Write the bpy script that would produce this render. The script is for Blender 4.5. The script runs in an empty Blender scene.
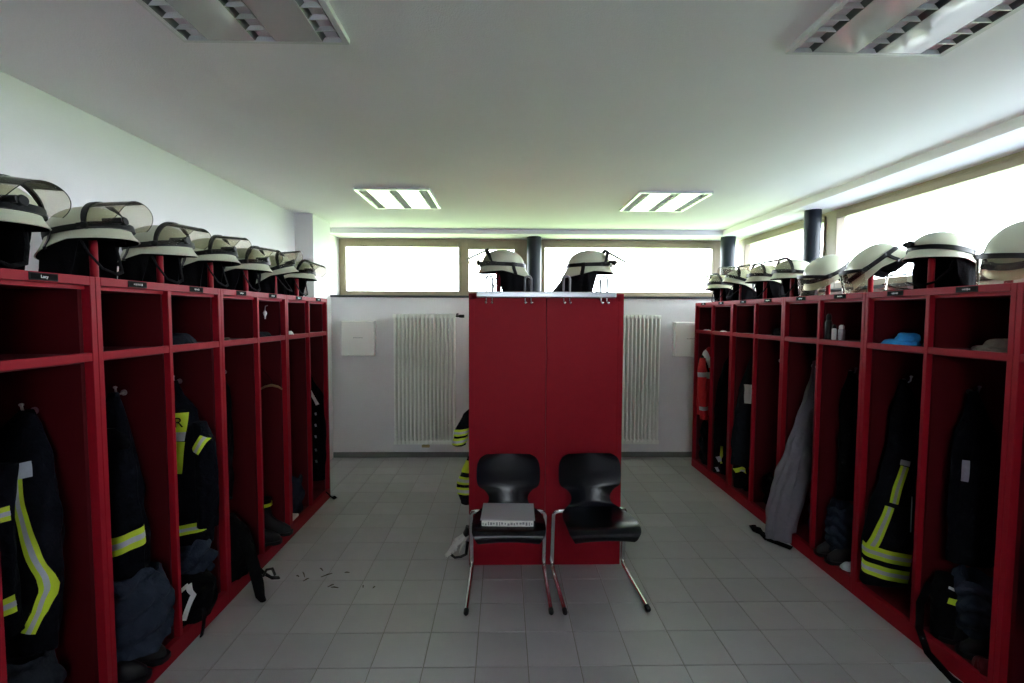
import bpy, bmesh, math, random
import numpy as np
from mathutils import Vector, Matrix, Euler

PI = math.pi
scene = bpy.context.scene
C = scene.collection

# ------------------------------------------------------------------ camera
F_PX, PITCH, YAW, ROLL, EYE = 476.685, .05488, .01771, .003894, 1.6723
cam_d = bpy.data.cameras.new('camera')
cam_d.sensor_width = 36.0
cam_d.lens = F_PX / 1024 * 36.0
cam_d.clip_start = .05
cam = bpy.data.objects.new('camera', cam_d)
C.objects.link(cam)
_r = Vector((math.cos(YAW), -math.sin(YAW), 0))
_h = Vector((math.sin(YAW), math.cos(YAW), 0))
_f = _h * math.cos(PITCH) - Vector((0, 0, 1)) * math.sin(PITCH)
_u = _h * math.sin(PITCH) + Vector((0, 0, 1)) * math.cos(PITCH)
_r2 = _r * math.cos(ROLL) + _u * math.sin(ROLL)
_u2 = _u * math.cos(ROLL) - _r * math.sin(ROLL)
_m = Matrix((_r2, _u2, -_f)).transposed().to_4x4()
_m.translation = (0, 0, EYE)
cam.matrix_world = _m
scene.camera = cam

# ------------------------------------------------------------------ light
world = bpy.data.worlds.new('world')
scene.world = world
world.use_nodes = True
bg = world.node_tree.nodes['Background']
bg.inputs[0].default_value = (.84, .91, 1.0, 1)
bg.inputs[1].default_value = 9.0
sun_d = bpy.data.lights.new('sun', 'SUN')
sun_d.energy = 16.0
sun_d.angle = .01
sun_d.color = (1, .96, .88)
sun = bpy.data.objects.new('sun', sun_d)
sun.location = (-8, -3, 12)
sun.rotation_euler = Vector((.69, .01, -.95)).to_track_quat('-Z', 'Y').to_euler()
C.objects.link(sun)
vs = scene.view_settings
vs.view_transform = 'Standard'
vs.look = 'None'
vs.gamma = 1
vs.exposure = 1.5
vs.use_curve_mapping = False
scene.cycles.max_bounces = 14
scene.cycles.diffuse_bounces = 7
scene.cycles.glossy_bounces = 4
scene.cycles.transparent_max_bounces = 24
scene.cycles.sample_clamp_indirect = 12
scene.cycles.caustics_reflective = False
scene.cycles.caustics_refractive = False

# ------------------------------------------------------------------ materials
def mat(name, col, rough=.6, metal=0.0, var=0.0, scale=8.0, bump=0.0, bscale=60.0, spec=.5, coat=0.0, sheen=0.0, bdist=.01):
    m = bpy.data.materials.new(name)
    m.use_nodes = True
    nt = m.node_tree
    b = nt.nodes['Principled BSDF']
    b.inputs['Base Color'].default_value = (*col, 1)
    b.inputs['Roughness'].default_value = rough
    b.inputs['Metallic'].default_value = metal
    b.inputs['Specular IOR Level'].default_value = spec
    b.inputs['Coat Weight'].default_value = coat
    b.inputs['Sheen Weight'].default_value = sheen
    tc = nt.nodes.new('ShaderNodeTexCoord')
    if var > 0:
        n = nt.nodes.new('ShaderNodeTexNoise')
        n.inputs['Scale'].default_value = scale
        n.inputs['Detail'].default_value = 5
        nt.links.new(tc.outputs['Object'], n.inputs['Vector'])
        mx = nt.nodes.new('ShaderNodeMix')
        mx.data_type = 'RGBA'
        lo = [max(0, c * (1 - var)) for c in col]
        hi = [min(1, c * (1 + var)) for c in col]
        mx.inputs[6].default_value = (*lo, 1)
        mx.inputs[7].default_value = (*hi, 1)
        nt.links.new(n.outputs['Fac'], mx.inputs[0])
        nt.links.new(mx.outputs[2], b.inputs['Base Color'])
    if bump > 0:
        n2 = nt.nodes.new('ShaderNodeTexNoise')
        n2.inputs['Scale'].default_value = bscale
        n2.inputs['Detail'].default_value = 4
        nt.links.new(tc.outputs['Object'], n2.inputs['Vector'])
        bp = nt.nodes.new('ShaderNodeBump')
        bp.inputs['Strength'].default_value = bump
        bp.inputs['Distance'].default_value = bdist
        nt.links.new(n2.outputs['Fac'], bp.inputs['Height'])
        nt.links.new(bp.outputs['Normal'], b.inputs['Normal'])
    return m

def glassy(name, tint, gloss, body=0.0, rough=.02):
    """a thin clear sheet: lets light through, reflects a little, optional milky body"""
    m = bpy.data.materials.new(name)
    m.use_nodes = True
    nt = m.node_tree
    for n in list(nt.nodes):
        nt.nodes.remove(n)
    out = nt.nodes.new('ShaderNodeOutputMaterial')
    tr = nt.nodes.new('ShaderNodeBsdfTransparent')
    tr.inputs[0].default_value = (*tint, 1)
    gl = nt.nodes.new('ShaderNodeBsdfGlossy')
    gl.inputs['Roughness'].default_value = rough
    gl.inputs['Color'].default_value = (1, 1, 1, 1)
    fr = nt.nodes.new('ShaderNodeLayerWeight')
    fr.inputs['Blend'].default_value = gloss
    mx = nt.nodes.new('ShaderNodeMixShader')
    nt.links.new(fr.outputs[0], mx.inputs[0])
    nt.links.new(tr.outputs[0], mx.inputs[1])
    nt.links.new(gl.outputs[0], mx.inputs[2])
    last = mx
    if body > 0:
        df = nt.nodes.new('ShaderNodeBsdfDiffuse')
        df.inputs[0].default_value = (.55, .54, .48, 1)
        m2 = nt.nodes.new('ShaderNodeMixShader')
        m2.inputs[0].default_value = body
        nt.links.new(mx.outputs[0], m2.inputs[1])
        nt.links.new(df.outputs[0], m2.inputs[2])
        last = m2
    nt.links.new(last.outputs[0], out.inputs[0])
    return m

M = {}
M['wall'] = mat('wall_plaster', (.73, .715, .73), .9, var=.03, scale=3, bump=.15, bscale=160)
M['ceiling'] = mat('ceiling_plaster', (.85, .815, .855), .95, var=.03, scale=2.5, bump=.2, bscale=180)
M['tile'] = mat('floor_tile', (.37, .38, .37), .42, var=.10, scale=5, bump=.04, bscale=90)
M['grout'] = mat('grout', (.20, .17, .15), .9, var=.2, scale=30)
M['base'] = mat('baseboard_grey', (.16, .17, .16), .5)
M['sill'] = mat('dark_slate', (.03, .035, .04), .35, var=.2, scale=20)
M['wood'] = mat('window_frame_paint', (.32, .255, .17), .45, var=.08, scale=12)
M['seal'] = mat('window_seal', (.10, .09, .07), .6)
M['column'] = mat('column_paint', (.008, .013, .022), .4, spec=.3)
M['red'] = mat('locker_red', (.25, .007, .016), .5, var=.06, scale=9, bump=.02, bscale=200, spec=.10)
M['red_shaded'] = mat('locker_red_shaded', (.062, .002, .0045), .55, var=.08, scale=9, spec=.2)  # locker paint darkened for shade inside the bays; the rag borrows it
M['black'] = mat('black_plastic', (.004, .004, .005), .4, spec=.22)
M['rubber'] = mat('black_rubber', (.006, .006, .007), .55, spec=.25, bump=.1, bscale=90)
M['shell'] = mat('helmet_shell', (.54, .56, .42), .32, var=.05, scale=12, coat=.2)
M['cape'] = mat('neck_cape_cloth', (.004, .004, .005), .9, var=.3, scale=30, bump=.3, bscale=120, spec=.06)
M['jacket'] = mat('navy_black_cloth', (.003, .0035, .006), .9, var=.3, scale=25, bump=.9, bscale=14, bdist=.04, spec=.06)
M['blackcloth'] = mat('black_cloth', (.003, .003, .0035), .9, var=.3, scale=25, bump=.9, bscale=14, bdist=.04, spec=.06)
M['slate'] = mat('slate_cloth', (.022, .028, .042), .9, var=.25, scale=18, bump=.9, bscale=14, bdist=.04, spec=.06)
M['greycloth'] = mat('grey_cloth', (.17, .16, .19), .95, var=.12, scale=20, bump=.9, bscale=9, bdist=.04)
M['darkgrey'] = mat('dark_grey_cloth', (.015, .017, .022), .95, var=.2, scale=20, bump=.9, bscale=14, bdist=.04, spec=.06)
M['yellow'] = mat('hi_vis_yellow', (.50, .64, .02), .6, var=.06, scale=40)
M['silver'] = mat('reflective_silver', (.42, .44, .50), .45, metal=.25, var=.1, scale=60)
M['redcloth'] = mat('red_cloth', (.45, .006, .010), .8, var=.1, scale=20, bump=.9, bscale=14, bdist=.04)
M['whitecloth'] = mat('white_cloth', (.7, .7, .7), .85, bump=.3, bscale=120)
M['bluecloth'] = mat('blue_cloth', (.02, .28, .70), .85, var=.15, scale=30, bump=.9, bscale=14, bdist=.04)
M['brown'] = mat('brown_cloth', (.10, .075, .06), .95, var=.2, scale=30, bump=.9, bscale=14, bdist=.04)
M['chrome'] = mat('chrome', (.75, .75, .77), .12, metal=1)
M['steel'] = mat('brushed_steel', (.55, .56, .58), .3, metal=1)
M['alu'] = mat('aluminium', (.45, .47, .50), .38, metal=.9)
M['chair'] = mat('chair_shell', (.003, .003, .006), .26, bump=.02, bscale=250, spec=.28)
M['radiator'] = mat('radiator_enamel', (.86, .88, .83), .35)
M['box'] = mat('cream_plastic', (.86, .86, .82), .45)
M['grey'] = mat('grey_print', (.25, .25, .25), .6)
M['paper'] = mat('paper', (.78, .77, .72), .8, var=.08, scale=80)
M['binder'] = mat('binder_grey', (.40, .41, .44), .35)
M['lampwhite'] = mat('lamp_enamel', (.80, .80, .80), .12)
M['lamppanel'] = mat('lamp_gloss_panel', (.66, .66, .67), .06, metal=.12, spec=.8)
M['lampdark'] = mat('lamp_trough', (.11, .12, .12), .35)
M['blade'] = mat('lamp_blade', (.70, .71, .70), .3)
M['tube'] = mat('fluorescent_tube_off', (.75, .75, .75), .2)
M['plate'] = mat('plate_black', (.006, .006, .006), .9, spec=.05)
M['letter'] = mat('letter_white', (.75, .75, .75), .6)
M['platerim'] = mat('plate_rim', (.10, .09, .09), .4, metal=.5)
M['hangerwood'] = mat('hanger_wood', (.20, .12, .05), .5, var=.2, scale=30)
M['glove'] = mat('glove_grey', (.62, .62, .60), .8, var=.2, scale=40, bump=.3, bscale=90)
M['leafbits'] = mat('dry_leaf', (.09, .065, .045), .9)
M['grass'] = mat('lawn_grass', (.21, .30, .14), .9, var=.3, scale=.6)
M['paving'] = mat('yard_paving', (.125, .15, .19), .9, var=.1, scale=1.5)
M['outside'] = mat('render_outside', (.7, .68, .62), .9, var=.05, scale=2)
M['platerim'] = mat('plate_rim', (.02, .02, .02), .8, spec=.1)
M['pane'] = glassy('window_glass', (.97, .98, .97), .05)
M['visor'] = glassy('visor_clear', (.90, .885, .82), .10, body=.07)
M['wire'] = mat('hook_wire', (.22, .22, .23), .55, metal=0)
M['brass'] = mat('brass', (.45, .36, .18), .3, metal=1)

# ------------------------------------------------------------------ mesh helpers
class MB:
    def __init__(s):
        s.v, s.f = [], []
    def add(s, verts, faces):
        o = len(s.v)
        s.v += [tuple(p) for p in verts]
        s.f += [tuple(i + o for i in f) for f in faces]
        return s
    def box(s, x0, x1, y0, y1, z0, z1, ch=0.0):
        x0, x1 = min(x0, x1), max(x0, x1)
        y0, y1 = min(y0, y1), max(y0, y1)
        z0, z1 = min(z0, z1), max(z0, z1)
        if ch <= 0:
            v = [(x, y, z) for z in (z0, z1) for y in (y0, y1) for x in (x0, x1)]
            return s.add(v, [(0, 2, 3, 1), (4, 5, 7, 6), (0, 1, 5, 4), (2, 6, 7, 3), (0, 4, 6, 2), (1, 3, 7, 5)])
        c = min(ch, (x1 - x0) * .45, (y1 - y0) * .45, (z1 - z0) * .45)
        bm = bmesh.new()
        bmesh.ops.create_cube(bm, size=1)
        for q in bm.verts:
            q.co = Vector(((x0 + x1) / 2 + q.co.x * (x1 - x0), (y0 + y1) / 2 + q.co.y * (y1 - y0), (z0 + z1) / 2 + q.co.z * (z1 - z0)))
        bmesh.ops.bevel(bm, geom=bm.edges[:], offset=c, segments=1, affect='EDGES', profile=.5)
        bm.verts.index_update()
        s.add([q.co[:] for q in bm.verts], [[w.index for w in f.verts] for f in bm.faces])
        bm.free()
        return s
    def tube(s, path, r, n=10, cap=True, flat=1.0):
        P = [Vector(p) for p in path]
        rs = r if isinstance(r, (list, tuple)) else [r] * len(P)
        up = None
        rings = []
        for i, p in enumerate(P):
            t = (P[min(i + 1, len(P) - 1)] - P[max(i - 1, 0)]).normalized()
            if up is None:
                a = Vector((0, 0, 1)) if abs(t.z) < .9 else Vector((1, 0, 0))
                up = (a - t * a.dot(t)).normalized()
            else:
                up = (up - t * up.dot(t)).normalized()
            si = t.cross(up)
            rings.append([p + (up * math.cos(2 * PI * k / n) * flat + si * math.sin(2 * PI * k / n)) * rs[i] for k in range(n)])
        return s.loft(rings, cap)
    def loft(s, rings, cap=True, closed=True):
        n = len(rings[0])
        v = [q for r in rings for q in r]
        f = []
        for i in range(len(rings) - 1):
            for k in range(n if closed else n - 1):
                k2 = (k + 1) % n
                f.append((i * n + k, i * n + k2, (i + 1) * n + k2, (i + 1) * n + k))
        if cap and closed:
            f.append(tuple(range(n - 1, -1, -1)))
            f.append(tuple((len(rings) - 1) * n + k for k in range(n)))
        return s.add(v, f)
    def lathe(s, prof, n=20, c=(0, 0, 0), axis='z'):
        rings = []
        for r, z in prof:
            ring = []
            for k in range(n):
                a = 2 * PI * k / n
                x, y = r * math.cos(a), r * math.sin(a)
                q = (x, y, z) if axis == 'z' else (x, -z, y) if axis == 'y' else (z, x, y)
                ring.append((q[0] + c[0], q[1] + c[1], q[2] + c[2]))
            rings.append(ring)
        return s.loft(rings, True)
    def sheet(s, grid, closed=False):
        return s.loft(grid, False, closed)
    def mesh(s, name, m, smooth=False, ang=40):
        me = bpy.data.meshes.new(name)
        me.from_pydata([tuple(p) for p in s.v], [], s.f)
        me.update()
        bm = bmesh.new()
        bm.from_mesh(me)
        bmesh.ops.recalc_face_normals(bm, faces=bm.faces[:])
        bm.to_mesh(me)
        bm.free()
        me.materials.append(M[m])
        if smooth:
            me.polygons.foreach_set('use_smooth', [True] * len(me.polygons))
            me.set_sharp_from_angle(angle=math.radians(ang))
        return me
    def build(s, name, m, parent=None, smooth=False, ang=40):
        return link(name, s.mesh(name, m, smooth, ang), parent)

def link(name, data, parent=None):
    o = bpy.data.objects.new(name, data)
    C.objects.link(o)
    if parent:
        o.parent = parent
        o.matrix_parent_inverse = Matrix.Translation(-Vector(parent.location)) if parent.type == 'EMPTY' and not any(parent.rotation_euler) else Matrix()
    return o

def local(name, data, parent):
    """child whose mesh is written in the parent's own coordinates"""
    o = bpy.data.objects.new(name, data)
    C.objects.link(o)
    o.parent = parent
    return o

def tag(o, label, cat, group=None):
    o['label'] = label
    o['category'] = cat
    if group:
        o['group'] = group
    return o

def thing(name, label, cat, loc=(0, 0, 0), rot=(0, 0, 0), group=None):
    o = bpy.data.objects.new(name, None)
    C.objects.link(o)
    o.empty_display_size = .05
    o.location = loc
    o.rotation_euler = rot
    return tag(o, label, cat, group)

def struct(o):
    o['kind'] = 'structure'
    return o

def solid_grid(mb, fn, us, vs_, thick):
    """closed slab from a parametric surface fn(u,v)->(point, normal)"""
    top = [[None] * len(vs_) for _ in us]
    bot = [[None] * len(vs_) for _ in us]
    for i, u in enumerate(us):
        for j, v in enumerate(vs_):
            p, n = fn(u, v)
            top[i][j] = Vector(p) + Vector(n) * thick / 2
            bot[i][j] = Vector(p) - Vector(n) * thick / 2
    a, b = len(us), len(vs_)
    V = [p for r in top for p in r] + [p for r in bot for p in r]
    o = a * b
    Fc = []
    for i in range(a - 1):
        for j in range(b - 1):
            q = (i * b + j, i * b + j + 1, (i + 1) * b + j + 1, (i + 1) * b + j)
            Fc.append(q)
            Fc.append(tuple(k + o for k in reversed(q)))
    loop = [(i, 0) for i in range(a)] + [(a - 1, j) for j in range(1, b)] + [(i, b - 1) for i in range(a - 2, -1, -1)] + [(0, j) for j in range(b - 2, 0, -1)]
    ids = [i * b + j for i, j in loop]
    for k in range(len(ids)):
        p, q = ids[k], ids[(k + 1) % len(ids)]
        Fc.append((p, q, q + o, p + o))
    mb.add(V, Fc)
    return mb

def text_mesh(txt, size, m):
    cu = bpy.data.curves.new('text', 'FONT')
    cu.body = txt
    cu.size = size
    cu.align_x = 'CENTER'
    cu.align_y = 'CENTER'
    cu.extrude = .0006
    o = bpy.data.objects.new('text', cu)
    C.objects.link(o)
    dg = bpy.context.evaluated_depsgraph_get()
    me = bpy.data.meshes.new_from_object(o.evaluated_get(dg))
    bpy.data.objects.remove(o)
    bpy.data.curves.remove(cu)
    me.materials.clear()
    me.materials.append(M[m])
    return me

# ------------------------------------------------------------------ the room
HC, HB = 2.72, 2.66            # ceiling, soffit over the windows
XL, XRW, YB = -2.18, 2.66, 5.55
XWIN, YWIN = 3.08, 6.27
YF = -1.35
GZ = -.004                     # grout level
g = MB().box(XL - .1, XRW + .1, YF - .1, YB + .1, -.12, GZ)
floor = struct(g.build('floor', 'grout'))
T = .25
TX0, TY0 = -1.128, 2.1837
tile_me = MB()
a_, b_ = T / 2 - .002, T / 2 - .0042
tile_me.add([(-a_, -a_, -.010), (a_, -a_, -.010), (a_, a_, -.010), (-a_, a_, -.010), (-a_, -a_, -.0018), (a_, -a_, -.0018), (a_, a_, -.0018), (-a_, a_, -.0018),
             (-b_, -b_, 0), (b_, -b_, 0), (b_, b_, 0), (-b_, b_, 0)],
            [(0, 1, 5, 4), (1, 2, 6, 5), (2, 3, 7, 6), (3, 0, 4, 7), (4, 5, 9, 8), (5, 6, 10, 9), (6, 7, 11, 10), (7, 4, 8, 11), (8, 9, 10, 11)])
def tile_mat(i):
    k = .93 + .035 * i
    return mat('floor_tile', (.365 * k, .355 * k, .365 * k), .40 + .02 * (i % 3), var=.10, scale=5, bump=.03, bscale=90)
tile_data = []
for i in range(5):
    M['tile%d' % i] = tile_mat(i)
    tile_data.append(tile_me.mesh('tile', 'tile%d' % i))
rt = random.Random(4)
far = MB()
for j in range(-13, 14):
    y = TY0 + (j + .5) * T
    for i in range(-5, 17):
        x = TX0 + (i + .5) * T
        if y > YB + .1 or x < XL or x > XRW:
            continue
        if -1.75 < x < 2.25 and y > 1.9 and not (-.05 < x < .6 and 3.4 < y < 4.6):
            o = local('tile', tile_data[rt.randrange(5)], floor)
            o.location = (x, y, 0)
        else:
            far.add([(p[0] + x, p[1] + y, p[2]) for p in tile_me.v], tile_me.f)
far_o = far.build('tile_field', 'tile2', floor)
far_o['kind'] = 'stuff'

ceil_o = struct(MB().box(XL - .3, 2.69, YF - .3, 5.87, HC, HC + .25).build('ceiling', 'ceiling'))
# down-stand over the windows (L-shaped)
so = MB()
so.box(XL - .3, 3.5, 5.87, 6.75, HB, HC + .25)
so.box(2.69, 3.5, YF - .3, 5.87, HB, HC + .25)
struct(so.build('trim_1', 'ceiling'))
struct(MB().box(XL - .3, XL, YF, 6.0, -.1, HC).build('wall_left', 'wall'))
FX0, FX1, FZ0, FZ1 = -.25, .95, 1.7, 2.35       # unseen window added in the wall behind the camera for fill light
wf = MB().box(XL - .3, FX0, YF - .25, YF, -.1, HC)
wf.box(FX1, 3.4, YF - .25, YF, -.1, HC)
wf.box(FX0, FX1, YF - .25, YF, -.1, FZ0)
wf.box(FX0, FX1, YF - .25, YF, FZ1, HC)
struct(wf.build('wall_front', 'wall'))
fw = MB()
for a in (FX0, (FX0 + FX1) / 2 - .03, FX1 - .06):
    fw.box(a, a + .06, YF - .17, YF - .10, FZ0, FZ1)
fw.box(FX0, FX1, YF - .17, YF - .10, FZ0, FZ0 + .06)
fw.box(FX0, FX1, YF - .17, YF - .10, FZ1 - .06, FZ1)
fw = struct(fw.build('fill_window', 'wood'))
for a in (FX0 + .06, (FX0 + FX1) / 2 + .03):
    MB().box(a, a + (FX1 - FX0) / 2 - .09, YF - .14, YF - .132, FZ0 + .06, FZ1 - .06).build('pane', 'pane', fw)
struct(MB().box(XL, 3.2, YB, 6.42, -.1, 1.873).build('wall_back', 'wall'))
struct(MB().box(XRW, 3.25, YF, YB, -.1, 1.873).build('wall_right', 'wall'))
struct(MB().box(XRW, 3.25, YF, 1.02, 1.898, HB + .02).build('wall_right_upper', 'wall'))
struct(MB().box(XL, -1.99, 5.06, YB, -.0, HC).build('wall_pilaster', 'wall'))
struct(MB().box(XL - .3, -2.135, YB, 6.42, 1.873, HB + .02).build('wall_reveal', 'wall'))
struct(MB().box(-1.99, XRW, YB - .014, YB, 0, .062, .003).build('baseboard_back', 'base'))
struct(MB().box(XL, XL + .014, YF, 5.06, 0, .062, .003).build('baseboard_left', 'base'))
struct(MB().box(-2.135, 3.08, YB - .025, 6.30, 1.873, 1.898, .004).build('trim_2', 'sill'))
struct(MB().box(XRW - .025, 3.10, YF, YB - .025, 1.873, 1.898, .004).build('trim_3', 'sill'))

# columns in the window strip
def column(x, y, r, name, label):
    o = MB().lathe([(r, 0), (r, HB - 1.898)], 32, (0, 0, 0)).build(name, 'column', None, True)
    o.location = (x, y, 1.898)
    struct(o)
column(.385, 6.10, .092, 'trim_4', '')
column(2.81, 5.98, .088, 'trim_5', '')
column(2.885, 4.46, .071, 'trim_6', '')

# windows: fixed outer frame > sashes > panes
def window_back():
    y0, y1 = YWIN, YWIN + .07
    z0, z1 = 1.898, HB
    fr = MB()
    fr.box(-2.135, 2.95, y0, y1, z1 - .035, z1)
    fr.box(-2.135, 2.95, y0, y1, z0, z0 + .035)
    for a, b in ((-2.135, -2.10), (-.575, -.54), (.20, .50), (2.78, 2.95)):
        fr.box(a, b, y0, y1, z0 + .035, z1 - .035)
    w = struct(fr.build('window_1', 'wood'))
    for a, b, g0, g1, zt in ((-2.10, -.575, -2.045, -.588, 2.555), (-.54, .20, -.455, .135, 2.53), (.50, 2.78, .54, 2.735, 2.56)):
        sm = MB()
        ys = y0 - .018
        zb = 1.985
        sm.box(a, g0, ys, y1 - .01, z0 + .03, z1 - .03, .004)
        sm.box(g1, b, ys, y1 - .01, z0 + .03, z1 - .03, .004)
        sm.box(g0, g1, ys, y1 - .01, z0 + .03, zb, .004)
        sm.box(g0, g1, ys, y1 - .01, zt, z1 - .03, .004)
        s_ = sm.build('sash', 'wood', w)
        MB().box(g0, g1, y0 + .03, y0 + .038, zb, zt).build('pane', 'pane', s_)
    return w
window_back()
def window_right():
    x0, x1 = XWIN, XWIN + .07
    z0, z1 = 1.898, HB
    fr = MB()
    fr.box(x0, x1, 1.02, 6.27, z1 - .035, z1)
    fr.box(x0, x1, 1.02, 6.27, z0, z0 + .035)
    for a, b in ((6.12, 6.27), (4.40, 4.56), (1.02, 1.14)):
        fr.box(x0, x1, a, b, z0 + .035, z1 - .035)
    w = struct(fr.build('window_2', 'wood'))
    for a, b in ((4.56, 6.12), (1.14, 4.40)):
        sm = MB()
        xs = x0 - .018
        g0, g1, zb, zt = a + .045, b - .045, 1.985, 2.575
        if b > 6:
            g0, g1 = a + .012, b - .06
        if abs(b - 4.40) < .01:
            g1 = b - .012
        sm.box(xs, x1 - .01, a, g0, z0 + .03, z1 - .03, .004)
        sm.box(xs, x1 - .01, g1, b, z0 + .03, z1 - .03, .004)
        sm.box(xs, x1 - .01, g0, g1, z0 + .03, zb, .004)
        sm.box(xs, x1 - .01, g0, g1, zt, z1 - .03, .004)
        s_ = sm.build('sash', 'wood', w)
        MB().box(x0 + .03, x0 + .038, g0, g1, zb, zt).build('pane', 'pane', s_)
window_right()
# the lawn around the building
gr = MB()
gr.add([(-60, 6.42, -.13), (80, 6.42, -.13), (80, 90, -.13), (-60, 90, -.13)], [(0, 1, 2, 3)])
struct(gr.build('ground_lawn', 'grass'))
gr = MB().add([(3.25, YF - .25, -.13), (80, YF - .25, -.13), (80, 6.42, -.13), (3.25, 6.42, -.13), (-60, -60, -.13), (80, -60, -.13), (-60, YF - .25, -.13)], [(0, 1, 2, 3), (4, 5, 1, 0, 6)])
struct(gr.build('ground_yard', 'paving'))

# ------------------------------------------------------------------ lockers
LH, LD = 1.815, .505
ROWL, ROWR = -1.583, 2.11
peg_me = MB().lathe([(.0155, 0), (.0155, .165), (.012, .176), (.004, .18)], 14).mesh('peg', 'red', True)
plate_me = MB().box(-.0018, .0018, -.052, .052, -.0135, .0135, .0008).mesh('name_plate', 'platerim')
insert_me = MB().box(-.0026, .0026, -.047, .049, -.0095, .0095).mesh('card', 'plate')
def scribble(seed):
    r = random.Random(seed)
    b = MB()
    y = -.016 - r.random() * .008
    e = -y
    while y < e:
        w = .003 + r.random() * .004
        h = .0025 + r.random() * .002
        b.box(-.0031, .0031, y, y + w * .55, -h, h)
        y += w + .0015
    return b.mesh('lettering', 'letter')
scribbles = [scribble(k) for k in range(6)]
lacy = None
hook_me = MB()
hook_me.lathe([(.014, -.002), (.014, .004)], 12, (0, 0, 0), 'y')
hook_me.tube([(0, -.004, 0), (0, -.03, -.004), (0, -.045, .006), (0, -.05, .028)], .0045, 8)
hook_me.lathe([(.003, -.006), (.008, -.003), (.008, .003), (.003, .006)], 10, (0, -.05, .032), 'z')
hook_me = hook_me.mesh('hook', 'steel', True)
plate_n = [0]
def locker(xf, d, y0, y1, label, plates=True, mid=None):
    """double locker, opening towards d (+1 = +X); two bays side by side along Y"""
    ym = (y0 + y1) / 2 if mid is None else mid
    t = thing('double_locker', label, 'locker', (xf - d * LD / 2, (y0 + y1) / 2, 0), group='red double lockers')
    X = lambda k: xf - d * k          # distance behind the front plane
    ch = .0015
    e = .0008
    post_d, pw = .036, .0245
    for a, b, p0, p1 in ((y0 + e, y0 + .040, y0 + e, y0 + pw), (y1 - .040, y1 - e, y1 - pw, y1 - e)):
        MB().box(X(post_d), X(LD), a, b, 0, LH - .05).build('side_panel', 'red_shaded' if plates else 'red', t)
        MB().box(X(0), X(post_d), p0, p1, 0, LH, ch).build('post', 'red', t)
    MB().box(X(.030), X(LD - .012), ym - .019, ym + .019, .085, LH - .05).build('divider', 'red_shaded', t)
    MB().box(X(0), X(.030), ym - .011, ym + .011, .088, LH - .034, ch).build('post', 'red', t)
    MB().box(X(.022), X(LD), y0 + e, y1 - e, LH - .05, LH).build('top_panel', 'red', t)
    rail = MB().box(X(0), X(.022), y0 + pw, y1 - pw, LH - .034, LH, ch).build('top_rail', 'red', t)
    MB().box(X(LD - .012), X(LD), y0 + .040, y1 - .040, .02, LH - .05).build('back_panel', 'red_shaded', t)
    MB().box(X(.03), X(LD - .012), y0 + .0245, y1 - .0245, .062, .085).build('bottom_panel', 'red_shaded', t)
    MB().box(X(0), X(.03), y0 + pw, y1 - pw, 0, .088, ch).build('plinth', 'red', t)
    for a, b in ((y0 + .040, ym - .019), (ym + .019, y1 - .040)):
        MB().box(X(.028), X(LD - .012), a, b, 1.482, 1.518).build('shelf', 'red_shaded', t)
    for a, b in ((y0 + pw, ym - .011), (ym + .011, y1 - pw)):
        MB().box(X(.002), X(.028), a, b, 1.489, 1.522, ch).build('shelf_rail', 'red', t)
        yc = (a + b) / 2
        if plates:
            p = link('name_plate', plate_me, t)
            p.location = (xf + d * .0018, yc, LH - .0165)
            c_ = local('card', insert_me, p)
            me = lacy if abs(yc - 1.68) < .06 and d > 0 and lacy else scribbles[plate_n[0] % 6]
            l_ = local('lettering', me, p)
            if me is lacy:
                l_.location = (.0030, 0, 0)
                l_.rotation_euler = (PI / 2, 0, PI / 2)
            plate_n[0] += 1
        if plates or y0 < 3.2:
            pg = link('peg', peg_me, t)
            pg.location = (X(.18 if d > 0 else .19), yc, LH)
        hk = link('hook', hook_me, t)
        hk.location = (X(.215), b - (.0155 if b > ym else .008) - .002, 1.30)
    return t
lacy = text_mesh('Lacy', .015, 'letter')
PL = .4055
LB = [1.886 - 2 * PL, 1.886, 2.705, 3.515, 4.318]
locL = ['red double locker by the windowless wall holding the curved yellow striped jacket',
        'red double locker by the windowless wall with slate trousers bundled over boots in each bay',
        'red double locker by the windowless wall with a wooden coat hanger in one bay',
        'red double locker standing nearest the white wall pilaster']
for k in range(4):
    locker(ROWL, 1, LB[k], LB[k + 1], locL[k])
PR = .4115
RB = [1.932 - 2 * PR, 1.932, 2.754, 3.569, 4.385, 5.226]
locR = ['red double locker under the side windows, farthest from the radiators',
        'red double locker under the side windows with the blue cloth on its shelf',
        'red double locker under the side windows with the long grey garment spilling out',
        'red double locker under the side windows between the grey garment and the red jacket lockers',
        'red double locker under the side windows holding the red jacket']
for k in range(5):
    locker(ROWR, -1, RB[k], RB[k + 1], locR[k])
# free-standing block, two back-to-back rows seen from the end
CX0, CX1, CY = -.227, .786, 3.11
for k in range(2):
    locker(CX0, -1, CY + k * .82, CY + (k + 1) * .82, ('red double locker of the central island facing the windowless wall, beside the chairs', 'red double locker of the central island facing the windowless wall, near the radiator')[k], False)
    locker(CX1, 1, CY + k * .82, CY + (k + 1) * .82, ('red double locker of the central island facing the side windows, beside the chairs', 'red double locker of the central island facing the side windows, near the radiator')[k], False)

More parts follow.
